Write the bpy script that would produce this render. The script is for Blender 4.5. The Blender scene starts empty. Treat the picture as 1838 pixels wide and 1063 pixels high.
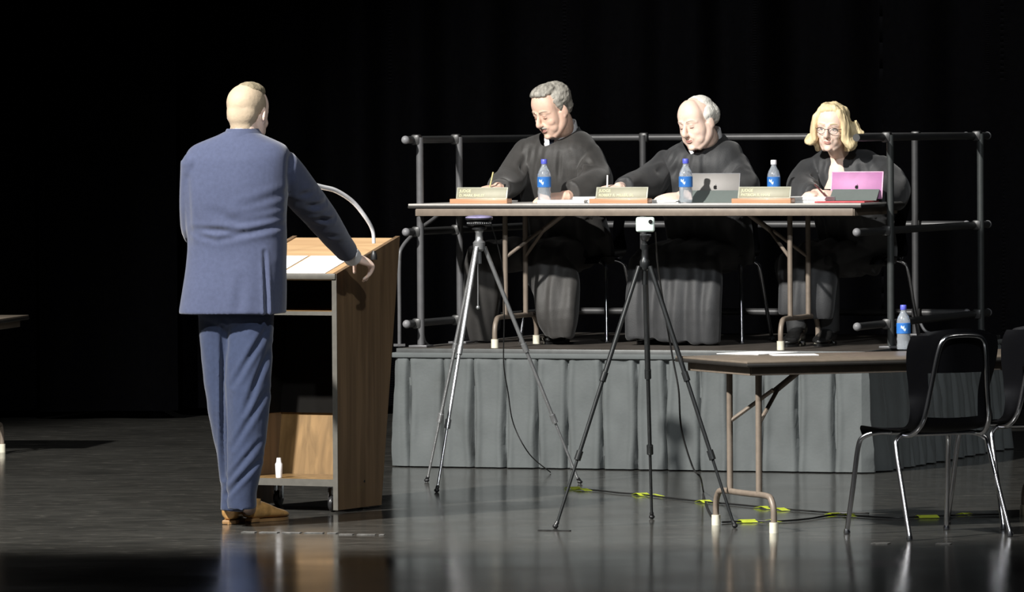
import bpy, bmesh, math, random
from mathutils import Vector, Matrix, noise

random.seed(7)
V = Vector
PI = math.pi
rad = math.radians
COL = bpy.context.scene.collection
SC = bpy.context.scene

# ------------------------------------------------------------------ camera
IMW, IMH, FPX = 1838.0, 1063.0, 11300.0
CAMZ = 1.766
pitch = math.atan((531.5 - 220.0) / FPX)
roll = rad(0.35)
fwd = V((0, math.cos(pitch), -math.sin(pitch)))
right0 = V((1, 0, 0))
up0 = right0.cross(fwd)
right = (right0 * math.cos(roll) - up0 * math.sin(roll)).normalized()
up = (up0 * math.cos(roll) + right0 * math.sin(roll)).normalized()
cam_data = bpy.data.cameras.new('camera')
cam = bpy.data.objects.new('camera', cam_data)
COL.objects.link(cam)
cam_data.sensor_width = 36.0
cam_data.lens = 36.0 * FPX / IMW
cam_data.clip_start = 1.0
cam_data.clip_end = 120.0
cm = Matrix((right, up, -fwd)).transposed().to_4x4()
cm.translation = V((0, 0, CAMZ))
cam.matrix_world = cm
SC.camera = cam

# ------------------------------------------------------------------ world, view, stage lamps
world = bpy.data.worlds.new('world')
SC.world = world
world.use_nodes = True
world.node_tree.nodes['Background'].inputs[0].default_value = (0.55, 0.62, 0.75, 1)
world.node_tree.nodes['Background'].inputs[1].default_value = 0.006
SC.view_settings.view_transform = 'Standard'
SC.view_settings.look = 'None'
SC.view_settings.gamma = 1.0
SC.view_settings.exposure = 0.0
SC.view_settings.use_curve_mapping = False


def spot(name, loc, target, power, angle, blend, radius, color):
    d = bpy.data.lights.new(name, 'SPOT')
    d.energy = power
    d.spot_size = rad(angle)
    d.spot_blend = blend
    d.shadow_soft_size = radius
    d.color = color
    o = bpy.data.objects.new(name, d)
    COL.objects.link(o)
    o.location = loc
    o.rotation_euler = (V(target) - V(loc)).to_track_quat('-Z', 'Y').to_euler()
    return o


spot('stage_key_spot', (-7.5, 20.5, 9.5), (0.7, 31.4, 0.7), 18500, 40, 0.33, 0.24, (1.0, 0.97, 0.92))
spot('stage_front_spot', (1.6, 14.0, 9.3), (0.9, 30.6, 0.6), 3800, 27, 0.45, 0.22, (0.93, 0.97, 1.0))
spot('stage_side_spot', (9.5, 22.0, 8.0), (0.2, 30.5, 0.6), 260, 40, 0.7, 0.2, (1.0, 0.95, 0.86))
spot('stage_top_spot', (-3.5, 36.0, 8.5), (-3.0, 30.0, 0.0), 350, 70, 0.8, 0.3, (1.0, 0.97, 0.93))

# ------------------------------------------------------------------ pixel to place helpers (true 3D positions)


def ray(px, py):
    return (right * ((px - IMW / 2) / FPX) + up * (-(py - IMH / 2) / FPX) + fwd)


def at(px, py, Y):
    d = ray(px, py)
    return V((0, 0, CAMZ)) + d * (Y / d.y)


def on(px, py, z=0.0):
    d = ray(px, py)
    return V((0, 0, CAMZ)) + d * ((z - CAMZ) / d.z)


# riser frame: a along its front edge (to the right and nearer), b into the depth
TH = rad(20.4)
U = V((math.cos(TH), -math.sin(TH), 0))
W_ = V((math.sin(TH), math.cos(TH), 0))
RO = on(718, 838)
RO.z = 0
RM = Matrix.Translation(RO) @ Matrix((U, W_, V((0, 0, 1)))).transposed().to_4x4()
DECK = 0.61


def R(a, b, z=0.0):
    return RO + U * a + W_ * b + V((0, 0, z))


def rb(px, py, b):
    """point where the pixel's ray meets the vertical plane at depth b of the riser"""
    d = ray(px, py)
    c = V((0, 0, CAMZ))
    t = (b + (RO - c).dot(W_)) / d.dot(W_)
    return c + d * t


# ------------------------------------------------------------------ materials
MATS = {}


def mat(name, col, rough=0.6, metal=0.0, var=0.12, scale=25.0, bump=0.0, bscale=None, stretch=None, spec=0.5,
        trans=0.0, sheen=0.0, coat=0.0, rvar=0.0, emit=None, sss=0.0, alpha=1.0):
    if name in MATS:
        return MATS[name]
    m = bpy.data.materials.new(name)
    m.use_nodes = True
    nt = m.node_tree
    b = nt.nodes['Principled BSDF']
    tc = nt.nodes.new('ShaderNodeTexCoord')
    mp = nt.nodes.new('ShaderNodeMapping')
    nt.links.new(tc.outputs['Object'], mp.inputs[0])
    if stretch:
        mp.inputs['Scale'].default_value = stretch
    n = nt.nodes.new('ShaderNodeTexNoise')
    n.inputs['Scale'].default_value = scale
    n.inputs['Detail'].default_value = 6
    nt.links.new(mp.outputs[0], n.inputs['Vector'])
    r = nt.nodes.new('ShaderNodeValToRGB')
    c = V(col[:3])
    r.color_ramp.elements[0].position = 0.3
    r.color_ramp.elements[1].position = 0.7
    r.color_ramp.elements[0].color = (*(c * (1 - var)), 1)
    r.color_ramp.elements[1].color = (*[min(1, k) for k in c * (1 + var)], 1)
    nt.links.new(n.outputs[0], r.inputs[0])
    nt.links.new(r.outputs[0], b.inputs['Base Color'])
    b.inputs['Roughness'].default_value = rough
    b.inputs['Metallic'].default_value = metal
    b.inputs['Specular IOR Level'].default_value = spec
    b.inputs['Transmission Weight'].default_value = trans
    b.inputs['Sheen Weight'].default_value = sheen
    b.inputs['Coat Weight'].default_value = coat
    b.inputs['Subsurface Weight'].default_value = sss
    b.inputs['Alpha'].default_value = alpha
    if sss:
        b.inputs['Subsurface Radius'].default_value = (0.02, 0.008, 0.004)
        b.inputs['Subsurface Scale'].default_value = 0.5
    if trans:
        b.inputs['IOR'].default_value = 1.33
    if rvar:
        mr = nt.nodes.new('ShaderNodeMapRange')
        mr.inputs['To Min'].default_value = rough - rvar
        mr.inputs['To Max'].default_value = rough + rvar
        nt.links.new(n.outputs[0], mr.inputs['Value'])
        nt.links.new(mr.outputs[0], b.inputs['Roughness'])
    if bump:
        n2 = nt.nodes.new('ShaderNodeTexNoise')
        n2.inputs['Scale'].default_value = bscale or scale * 4
        n2.inputs['Detail'].default_value = 4
        nt.links.new(mp.outputs[0], n2.inputs['Vector'])
        bp = nt.nodes.new('ShaderNodeBump')
        bp.inputs['Strength'].default_value = bump
        bp.inputs['Distance'].default_value = 0.004
        nt.links.new(n2.outputs[0], bp.inputs['Height'])
        nt.links.new(bp.outputs[0], b.inputs['Normal'])
    if emit:
        b.inputs['Emission Color'].default_value = (*emit[:3], 1)
        b.inputs['Emission Strength'].default_value = emit[3]
    MATS[name] = m
    return m


def wood_mat(name, c1, c2, rough=0.4, axis='Z', scale=1.0, coat=0.15):
    m = bpy.data.materials.new(name)
    m.use_nodes = True
    nt = m.node_tree
    b = nt.nodes['Principled BSDF']
    tc = nt.nodes.new('ShaderNodeTexCoord')
    mp = nt.nodes.new('ShaderNodeMapping')
    nt.links.new(tc.outputs['Object'], mp.inputs[0])
    s = {'X': (0.5, 9, 9), 'Y': (9, 0.5, 9), 'Z': (9, 9, 0.5)}[axis]
    mp.inputs['Scale'].default_value = tuple(k * scale for k in s)
    n = nt.nodes.new('ShaderNodeTexNoise')
    n.inputs['Scale'].default_value = 2.5
    n.inputs['Detail'].default_value = 8
    n.inputs['Distortion'].default_value = 0.8
    nt.links.new(mp.outputs[0], n.inputs['Vector'])
    r = nt.nodes.new('ShaderNodeValToRGB')
    r.color_ramp.elements[0].position = 0.32
    r.color_ramp.elements[1].position = 0.68
    r.color_ramp.elements[0].color = (*c1, 1)
    r.color_ramp.elements[1].color = (*c2, 1)
    nt.links.new(n.outputs[0], r.inputs[0])
    nt.links.new(r.outputs[0], b.inputs['Base Color'])
    b.inputs['Roughness'].default_value = rough
    b.inputs['Coat Weight'].default_value = coat
    return m


def floor_mat():
    m = bpy.data.materials.new('stage_floor_paint')
    m.use_nodes = True
    nt = m.node_tree
    L = nt.links.new
    b = nt.nodes['Principled BSDF']
    tc = nt.nodes.new('ShaderNodeTexCoord')

    def nz(sc, stretch, det=6):
        mp = nt.nodes.new('ShaderNodeMapping')
        mp.inputs['Scale'].default_value = stretch
        L(tc.outputs['Object'], mp.inputs[0])
        n = nt.nodes.new('ShaderNodeTexNoise')
        n.inputs['Scale'].default_value = sc
        n.inputs['Detail'].default_value = det
        L(mp.outputs[0], n.inputs['Vector'])
        return n

    n1 = nz(1.2, (1, 1, 1))
    n2 = nz(5.0, (0.8, 2.0, 1), 8)
    n3 = nz(16.0, (0.6, 0.9, 1), 10)
    r1 = nt.nodes.new('ShaderNodeValToRGB')
    r1.color_ramp.elements[0].position = 0.3
    r1.color_ramp.elements[0].color = (0.040, 0.040, 0.037, 1)
    r1.color_ramp.elements[1].position = 0.75
    r1.color_ramp.elements[1].color = (0.085, 0.082, 0.074, 1)
    L(n2.outputs[0], r1.inputs[0])
    r3 = nt.nodes.new('ShaderNodeValToRGB')
    r3.color_ramp.elements[0].position = 0.58
    r3.color_ramp.elements[0].color = (0, 0, 0, 1)
    r3.color_ramp.elements[1].position = 0.74
    r3.color_ramp.elements[1].color = (0.6, 0.6, 0.6, 1)
    L(n3.outputs[0], r3.inputs[0])
    mix = nt.nodes.new('ShaderNodeMixRGB')
    mix.inputs[2].default_value = (0.19, 0.18, 0.16, 1)
    L(r3.outputs[0], mix.inputs[0])
    L(r1.outputs[0], mix.inputs[1])
    L(mix.outputs[0], b.inputs['Base Color'])
    mr = nt.nodes.new('ShaderNodeMapRange')
    mr.inputs['From Min'].default_value = 0.3
    mr.inputs['From Max'].default_value = 0.7
    mr.inputs['To Min'].default_value = 0.11
    mr.inputs['To Max'].default_value = 0.19
    L(n1.outputs[0], mr.inputs['Value'])
    L(mr.outputs[0], b.inputs['Roughness'])
    b.inputs['Specular IOR Level'].default_value = 0.42
    bp = nt.nodes.new('ShaderNodeBump')
    bp.inputs['Strength'].default_value = 0.06
    bp.inputs['Distance'].default_value = 0.002
    L(n3.outputs[0], bp.inputs['Height'])
    L(bp.outputs[0], b.inputs['Normal'])
    return m


M_FLOOR = floor_mat()
M_CURT = mat('black_velour', (0.0030, 0.0030, 0.0036), 0.95, spec=0.0)
M_WALL = mat('black_wall', (0.002, 0.002, 0.002), 0.95, spec=0.05)
M_SKIRT = mat('charcoal_skirt_cloth', (0.100, 0.111, 0.112), 0.75, var=0.1, scale=6, bump=0.25, bscale=60, sheen=0.1)
M_DECK = mat('dark_deck', (0.055, 0.047, 0.040), 0.6, var=0.3, scale=10)
M_RAILB = mat('mid_grey_rail', (0.060, 0.060, 0.062), 0.45, 0.2, var=0.1)
M_DECKEDGE = mat('deck_edge_metal', (0.10, 0.105, 0.105), 0.45, 0.4)
M_RAIL = mat('grey_rail_paint', (0.115, 0.115, 0.12), 0.45, 0.2, var=0.1)
M_RAILH = mat('dark_rail_pipe', (0.040, 0.041, 0.042), 0.45, 0.1, var=0.1)
M_RAILD = mat('dark_grey_post', (0.045, 0.050, 0.050), 0.45, 0.2, var=0.1)
M_BRACKET = mat('black_bracket', (0.03, 0.03, 0.03), 0.4)
M_CAP = mat('grey_plastic_cap', (0.20, 0.20, 0.21), 0.5)
M_TOP = mat('table_laminate', (0.52, 0.50, 0.47), 0.35, var=0.08, spec=0.5)
M_TOP2 = mat('brown_table_laminate', (0.17, 0.14, 0.11), 0.33, var=0.12, spec=0.5)
M_EDGE = mat('dark_rubber_edge', (0.02, 0.018, 0.016), 0.5)
M_APRON = mat('tan_table_metal', (0.21, 0.17, 0.135), 0.45, 0.1)
M_FOOTCAP = mat('cream_foot_cap', (0.75, 0.72, 0.58), 0.5)
M_BLACKM = mat('black_painted_metal', (0.015, 0.015, 0.016), 0.35)
M_CHROME = mat('chrome', (0.68, 0.69, 0.73), 0.21, 1.0, var=0.04)
M_SHELL = mat('black_plastic_shell', (0.0045, 0.0045, 0.006), 0.5, var=0.1, spec=0.25)
M_SUIT = mat('navy_suit_cloth', (0.057, 0.069, 0.124), 0.8, var=0.08, scale=60, bump=0.15, bscale=500, sheen=0.25, spec=0.2)  # the suit's own navy, used for jacket and collar
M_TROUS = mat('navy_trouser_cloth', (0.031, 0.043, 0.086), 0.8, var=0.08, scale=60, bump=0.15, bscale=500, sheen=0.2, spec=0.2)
M_SKIN = mat('skin', (0.80, 0.54, 0.42), 0.5, var=0.07, scale=30, sss=0.15, spec=0.35)
M_SKIN2 = mat('fair_skin', (0.86, 0.64, 0.53), 0.5, var=0.06, scale=30, sss=0.15, spec=0.35)
M_LIP = mat('lip_skin', (0.60, 0.30, 0.25), 0.45, var=0.05)
M_LASH = mat('brown_lash', (0.20, 0.10, 0.07), 0.7)
M_BROW1 = mat('grey_brown_brow', (0.36, 0.26, 0.20), 0.8)
M_BROW2 = mat('pale_brow', (0.66, 0.50, 0.41), 0.8)
M_EYE = mat('eye_white', (0.7, 0.68, 0.65), 0.2)
M_IRIS = mat('dark_iris', (0.03, 0.025, 0.02), 0.2)
M_WHITE = mat('white_shirt_cloth', (0.80, 0.80, 0.82), 0.8, var=0.03)
M_PAPER = mat('white_paper', (0.85, 0.85, 0.84), 0.8, var=0.02)
M_ROBE1 = mat('black_robe_cloth_warm', (0.034, 0.032, 0.030), 0.62, var=0.12, scale=20, bump=0.2, bscale=200, sheen=0.15)
M_ROBE2 = mat('black_robe_cloth', (0.028, 0.029, 0.031), 0.62, var=0.12, scale=20, bump=0.2, bscale=200, sheen=0.15)
M_TIE = mat('dark_blue_tie', (0.03, 0.04, 0.07), 0.5)
M_REDTIE = mat('dark_red_tie', (0.12, 0.015, 0.015), 0.5)
M_HAIR_GREY = mat('grey_hair', (0.34, 0.32, 0.28), 0.6, var=0.45, scale=22, stretch=(3, 1, 1), bump=0.6, bscale=90)
M_HAIR_WHITE = mat('white_hair', (0.80, 0.78, 0.72), 0.6, var=0.12, scale=22, bump=0.5, bscale=90)
M_HAIR_BLOND = mat('blond_hair', (0.82, 0.64, 0.38), 0.6, var=0.3, scale=14, stretch=(3, 3, 0.6), bump=0.6, bscale=60)
M_HAIR_SANDY = mat('sandy_cropped_hair', (0.47, 0.37, 0.26), 0.8, var=0.12, scale=16, bump=0.25, bscale=420)
M_HAIR_TOP = mat('brown_hair_top', (0.24, 0.20, 0.13), 0.75, var=0.4, scale=26, bump=0.8, bscale=200)
M_SHOE = mat('tan_leather', (0.55, 0.31, 0.11), 0.32, var=0.25, scale=30)
M_SOLE = mat('dark_tan_sole', (0.30, 0.17, 0.07), 0.5)
M_BSHOE = mat('black_leather', (0.012, 0.012, 0.012), 0.25)
M_LECT = wood_mat('lectern_walnut', (0.115, 0.070, 0.036), (0.20, 0.125, 0.066), 0.42, 'Z')
M_LECTTOP = wood_mat('lectern_top_oak', (0.46, 0.28, 0.14), (0.60, 0.40, 0.21), 0.4, 'X')
M_LECTIN = wood_mat('lectern_inner_wood', (0.13, 0.075, 0.025), (0.26, 0.155, 0.06), 0.45, 'Z')
M_LECTEDGE = mat('grey_edge_band', (0.095, 0.09, 0.078), 0.5)
M_INSHADE = mat('lectern_painted_shade', (0.004, 0.0035, 0.003), 0.8, spec=0.1)  # near-black that stands in for the shade inside the lectern
M_PLAQUE = mat('olive_brass_plaque', (0.27, 0.26, 0.185), 0.5, 0.1, var=0.06)
M_PLQEDGE = mat('bright_brass_edge', (0.42, 0.42, 0.34), 0.4, 0.1)
M_LETTER = mat('cream_lettering', (0.62, 0.60, 0.36), 0.5)
M_PWOOD = wood_mat('orange_wood_base', (0.46, 0.23, 0.12), (0.60, 0.33, 0.19), 0.4, 'X')
M_SILVER = mat('silver_laptop_metal', (0.175, 0.165, 0.155), 0.5, 0.1, var=0.03)
M_GREYKB = mat('grey_green_case', (0.14, 0.165, 0.155), 0.5, var=0.04)
M_LOGO = mat('dark_logo', (0.02, 0.02, 0.02), 0.85, spec=0.05)
M_PINK = mat('pink_tablet_metal', (0.36, 0.13, 0.30), 0.5, 0.1, var=0.06)
M_PINKEDGE = mat('pale_pink_edge', (0.60, 0.34, 0.48), 0.4)
M_REDF = mat('red_folder_card', (0.50, 0.07, 0.08), 0.6)
M_PET = mat('clear_plastic_bottle', (0.80, 0.86, 0.92), 0.12, trans=0.75, var=0.02)
M_LABEL = mat('blue_bottle_label', (0.03, 0.16, 0.50), 0.4, var=0.1)
M_LABELW = mat('white_label_mark', (0.6, 0.75, 0.85), 0.4)
M_BCAP = mat('blue_bottle_cap', (0.10, 0.12, 0.60), 0.4)
M_WCAP = mat('white_bottle_cap', (0.8, 0.8, 0.85), 0.4)
M_PEN = mat('gold_pen', (0.65, 0.55, 0.25), 0.3, 0.4)
M_PENW = mat('white_pen', (0.8, 0.8, 0.8), 0.3)
M_PEND = mat('dark_red_pen', (0.10, 0.02, 0.02), 0.3)
M_TRI_S = mat('grey_tripod_metal', (0.50, 0.51, 0.52), 0.28, 0.75)
M_TRI_B = mat('black_tripod_metal', (0.025, 0.027, 0.028), 0.3, 0.3)
M_CABLE = mat('black_cable_rubber', (0.01, 0.01, 0.01), 0.5)
M_GTAPE = mat('yellow_green_tape', (0.82, 0.92, 0.10), 0.7, var=0.06)
M_WTAPE = mat('worn_white_tape', (0.13, 0.127, 0.12), 0.8, var=0.5, scale=30, spec=0.2)
M_MICW = mat('silver_gooseneck', (0.80, 0.80, 0.82), 0.3, 0.2)
M_PHONE = mat('pale_green_camera_body', (0.72, 0.84, 0.78), 0.35)
M_DISCGLINT = mat('camera_disc_painted_highlight', (0.42, 0.38, 0.62), 0.25, 0.3, var=0.3, scale=20)  # lilac colour paints a purple light highlight onto the dark disc
M_GLASS = mat('spectacle_frame', (0.05, 0.035, 0.03), 0.4)
M_LENS = mat('spectacle_lens', (0.9, 0.9, 0.9), 0.03, var=0.0, alpha=0.07)

# ------------------------------------------------------------------ object helpers
WM = {}  # world matrix per object


def tag(o, label=None, cat=None, group=None, kind=None):
    if label:
        o['label'] = label
    if cat:
        o['category'] = cat
    if group:
        o['group'] = group
    if kind:
        o['kind'] = kind
    return o


def thing(name, label, cat, M=None, group=None):
    o = bpy.data.objects.new(name, None)
    o.empty_display_size = 0.1
    COL.objects.link(o)
    M = M if M is not None else Matrix.Identity(4)
    if isinstance(M, Vector):
        M = Matrix.Translation(M)
    o.matrix_world = M
    WM[o] = M.copy()
    return tag(o, label, cat, group)


def obj(name, bm, m, parent=None, world=False, smooth=True, label=None, auto=None):
    """link bmesh as ONE object; coordinates local to the parent unless world=True"""
    me = bpy.data.meshes.new(name)
    bmesh.ops.recalc_face_normals(bm, faces=bm.faces)
    if world and parent is not None:
        bmesh.ops.transform(bm, matrix=WM[parent].inverted(), verts=bm.verts)
    bm.to_mesh(me)
    bm.free()
    return link_mesh(name, me, m, parent, smooth, label)


def link_mesh(name, me, m, parent=None, smooth=True, label=None):
    if isinstance(m, (list, tuple)):
        for k in m:
            me.materials.append(k)
    else:
        me.materials.append(m)
    o = bpy.data.objects.new(name, me)
    COL.objects.link(o)
    if smooth:
        for p in me.polygons:
            p.use_smooth = True
        try:
            me.set_sharp_from_angle(angle=rad(42))
        except Exception:
            pass
    if parent is not None:
        o.parent = parent
        WM[o] = WM[parent].copy()
    else:
        WM[o] = Matrix.Identity(4)
    if label:
        o['label'] = label
    return o


def copy_tree(o, parent=None):
    c = o.copy()
    COL.objects.link(c)
    if parent is not None:
        c.parent = parent
    for ch in [k for k in o.children]:
        copy_tree(ch, c)
    return c


def box(bm, c, s, M=None, bevel=0.0, seg=2):
    r = bmesh.ops.create_cube(bm, size=1.0)
    vs = r['verts']
    for v in vs:
        v.co = V((v.co.x * s[0], v.co.y * s[1], v.co.z * s[2]))
    if bevel:
        es = list({e for v in vs for e in v.link_edges})
        rr = bmesh.ops.bevel(bm, geom=es, offset=bevel, segments=seg, affect='EDGES', profile=0.5)
        vs = list({v for f in rr['faces'] for v in f.verts} | {v for v in vs if v.is_valid})
        # collect all connected verts
        seen = set(vs)
        st = list(vs)
        while st:
            q = st.pop()
            for e in q.link_edges:
                w = e.other_vert(q)
                if w not in seen:
                    seen.add(w)
                    st.append(w)
        vs = list(seen)
    T = Matrix.Translation(V(c))
    if M is not None:
        T = T @ M.to_4x4()
    bmesh.ops.transform(bm, matrix=T, verts=vs)
    return vs


def ball(bm, c, r, M=None, seg=20, rings=12):
    if not hasattr(r, '__len__'):
        r = (r, r, r)
    T = Matrix.Translation(V(c))
    if M is not None:
        T = T @ M.to_4x4()
    T = T @ Matrix.Diagonal((*r, 1))
    return bmesh.ops.create_uvsphere(bm, u_segments=seg, v_segments=rings, radius=1.0, matrix=T)['verts']


def crom(p0, p1, p2, p3, t):
    return 0.5 * ((2 * p1) + (-p0 + p2) * t + (2 * p0 - 5 * p1 + 4 * p2 - p3) * t * t + (-p0 + 3 * p1 - 3 * p2 + p3) * t ** 3)


def tube(bm, pts, rads, side=None, seg=14, sub=4, power=1.0, caps=True, flat=False):
    pts = [V(p) for p in pts]
    if not hasattr(rads, '__len__'):
        rads = [rads] * len(pts)
    rr = [V((r, r, 0)) if not hasattr(r, '__len__') else V((r[0], r[1], 0)) for r in rads]
    P, Q = [], []
    n = len(pts)
    if sub > 1 and n > 2:
        for i in range(n - 1):
            a, b, c, d = pts[max(i - 1, 0)], pts[i], pts[i + 1], pts[min(i + 2, n - 1)]
            ra, rb_, rc, rd = rr[max(i - 1, 0)], rr[i], rr[i + 1], rr[min(i + 2, n - 1)]
            for k in range(sub):
                t = k / sub
                P.append(crom(a, b, c, d, t))
                Q.append(crom(ra, rb_, rc, rd, t))
        P.append(pts[-1])
        Q.append(rr[-1])
    else:
        P, Q = pts, rr
    rings = []
    prev = None
    for i, p in enumerate(P):
        t = (P[min(i + 1, len(P) - 1)] - P[max(i - 1, 0)])
        if t.length < 1e-9:
            t = V((0, 0, 1))
        t.normalize()
        ref = V(side) if side is not None else prev
        if ref is None:
            ref = V((1, 0, 0)) if abs(t.x) < 0.9 else V((0, 1, 0))
        x = ref - t * ref.dot(t)
        if x.length < 1e-6:
            x = prev if prev is not None else V((0, 1, 0))
            x = x - t * x.dot(t)
        x.normalize()
        y = t.cross(x)
        if flat:
            x = V(side)
            y = V((0, 0, 1)).cross(x)
        prev = x
        ring = []
        for k in range(seg):
            a = 2 * PI * k / seg
            ca, sa = math.cos(a), math.sin(a)
            if power != 1.0:
                ca = math.copysign(abs(ca) ** power, ca)
                sa = math.copysign(abs(sa) ** power, sa)
            ring.append(bm.verts.new(p + x * (Q[i].x * ca) + y * (Q[i].y * sa)))
        rings.append(ring)
    for i in range(len(rings) - 1):
        for k in range(seg):
            k2 = (k + 1) % seg
            bm.faces.new((rings[i][k], rings[i][k2], rings[i + 1][k2], rings[i + 1][k]))
    if caps:
        bm.faces.new(rings[0][::-1])
        bm.faces.new(rings[-1])
    return [v for r in rings for v in r]


def lathe(bm, prof, c=(0, 0, 0), seg=24, M=None):
    c = V(c)
    rings = []
    for r, z in prof:
        ring = []
        for k in range(seg):
            a = 2 * PI * k / seg
            p = V((r * math.cos(a), r * math.sin(a), z))
            if M is not None:
                p = M @ p
            ring.append(bm.verts.new(c + p))
        rings.append(ring)
    for i in range(len(rings) - 1):
        for k in range(seg):
            k2 = (k + 1) % seg
            bm.faces.new((rings[i][k], rings[i][k2], rings[i + 1][k2], rings[i + 1][k]))
    bm.faces.new(rings[0][::-1])
    bm.faces.new(rings[-1])


def prism(bm, poly, axis, lo, hi):
    """extrude a polygon of 3D points along axis vector from lo to hi"""
    axis = V(axis)
    a = [bm.verts.new(V(p) + axis * lo) for p in poly]
    b = [bm.verts.new(V(p) + axis * hi) for p in poly]
    n = len(poly)
    bm.faces.new(a[::-1])
    bm.faces.new(b)
    for i in range(n):
        j = (i + 1) % n
        bm.faces.new((a[i], a[j], b[j], b[i]))


def NB():
    return bmesh.new()


def remesh(bm, voxel, smooth=2, fac=0.5):
    """join overlapping closed shapes into one continuous surface; returns a Mesh"""
    me = bpy.data.meshes.new('tmp')
    bmesh.ops.recalc_face_normals(bm, faces=bm.faces)
    bm.to_mesh(me)
    bm.free()
    o = bpy.data.objects.new('tmp', me)
    COL.objects.link(o)
    md = o.modifiers.new('r', 'REMESH')
    md.mode = 'VOXEL'
    md.voxel_size = voxel
    if smooth:
        s = o.modifiers.new('s', 'SMOOTH')
        s.factor = fac
        s.iterations = smooth
    dg = bpy.context.evaluated_depsgraph_get()
    out = bpy.data.meshes.new_from_object(o.evaluated_get(dg))
    bpy.data.objects.remove(o)
    bpy.data.meshes.remove(me)
    return out


def displace(me, fn):
    ns = [v.normal.copy() for v in me.vertices]
    for v, n in zip(me.vertices, ns):
        v.co += n * fn(v.co, n)


def relax(me, it=2):
    b_ = NB()
    b_.from_mesh(me)
    for _ in range(it):
        bmesh.ops.smooth_vert(b_, verts=b_.verts, factor=0.5, use_axis_x=True, use_axis_y=True, use_axis_z=True)
    b_.to_mesh(me)
    b_.free()


def crease_fn(creases, planar=False):
    pre = []
    for p0, p1, w, d in creases:
        p0, p1 = V(p0), V(p1)
        if planar:
            p0.y = p1.y = 0
        ab = p1 - p0
        pre.append((p0, ab, ab.length_squared, w, d))

    def f(co):
        s = 0.0
        if planar:
            co = V((co.x, 0, co.z))
        for p0, ab, L2, w, d in pre:
            t = (co - p0).dot(ab) / L2
            t = max(0.0, min(1.0, t))
            q = (co - (p0 + ab * t)).length / w
            if q < 4:
                fade = math.sin(PI * (0.12 + 0.76 * t))
                s += d * fade * (-math.exp(-q * q) + 0.55 * math.exp(-(q - 1.8) ** 2))
        return s
    return f


def world_mesh(name, me, m, parent, label=None):
    me.transform(WM[parent].inverted())
    me.update()
    return link_mesh(name, me, m, parent, True, label)


# ================================================================== SETTING
bm = NB()
box(bm, (0, 30.3, -0.25), (30, 18.6, 0.5))
tag(obj('floor', bm, M_FLOOR, smooth=False), 'glossy scuffed black stage floor', None, None, 'structure')
bm = NB()
box(bm, (0, 39.7, 4.5), (30, 0.2, 10))
tag(obj('wall_back', bm, M_WALL, smooth=False), 'black back wall of the stage', None, None, 'structure')


def curtain(x0, x1, Y, label, seed, wave=0.05, z0=0.05):
    bm = NB()
    n = int((x1 - x0) / 0.022)
    zs = [z0, 2.0, 5.0, 8.0]
    rows = []
    for z in zs:
        row = []
        for i in range(n + 1):
            x = x0 + (x1 - x0) * i / n
            d = wave * noise.noise(V((x * 3.1, seed, 0.0))) * 2 + wave * 0.7 * math.sin(x * 15 + 2 * noise.noise(V((x, 0.3, seed))))
            row.append(bm.verts.new((x, Y + d, z)))
        rows.append(row)
    for j in range(len(zs) - 1):
        for i in range(n):
            bm.faces.new((rows[j][i], rows[j][i + 1], rows[j + 1][i + 1], rows[j + 1][i]))
    bmesh.ops.solidify(bm, geom=bm.faces, thickness=0.01)
    return tag(obj('stage_curtain', bm, M_CURT), label, 'curtain', 'black stage curtains')


cx = lambda px, Y: at(px, 500, Y).x
curtain(-6.5, cx(64, 37.9), 37.9, 'black stage curtain panel at the far left edge, behind the cut-off table', 1.0)
curtain(cx(70, 37.75), cx(318, 37.75), 37.75, 'black stage curtain panel hanging left of the man in the blue suit', 5.0, 0.035)
curtain(cx(326, 38.1), 7.5, 38.1, 'wide black stage curtain behind the man, the lectern and the three seated people', 9.0, 0.07)

# ================================================================== RISER
RW, RD = 2.49, 2.44
riser = thing('stage_riser', 'raised platform with a pleated grey skirt, carrying the three people in black robes', 'stage riser', RM)
bm = NB()
box(bm, (RW / 2, RD / 2, DECK - 0.015), (RW, RD, 0.03), bevel=0.003)
obj('deck', bm, M_DECK, riser)
bm = NB()
t = 0.012
for c, s in (((RW / 2, -t / 2, DECK - 0.02), (RW + 2 * t, t, 0.04)), ((RW / 2, RD + t / 2, DECK - 0.02), (RW + 2 * t, t, 0.04)),
             ((-t / 2, RD / 2, DECK - 0.02), (t, RD, 0.04)), ((RW + t / 2, RD / 2, DECK - 0.02), (t, RD, 0.04))):
    box(bm, c, s, bevel=0.002)
obj('deck_trim', bm, M_DECKEDGE, riser)
for a in (0.12, RW / 2, RW - 0.12):
    for b in (0.15, RD - 0.15):
        bm = NB()
        tube(bm, [(a, b, 0), (a, b, DECK - 0.03)], 0.025, seg=12)
        obj('leg', bm, M_RAIL, riser)

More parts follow.
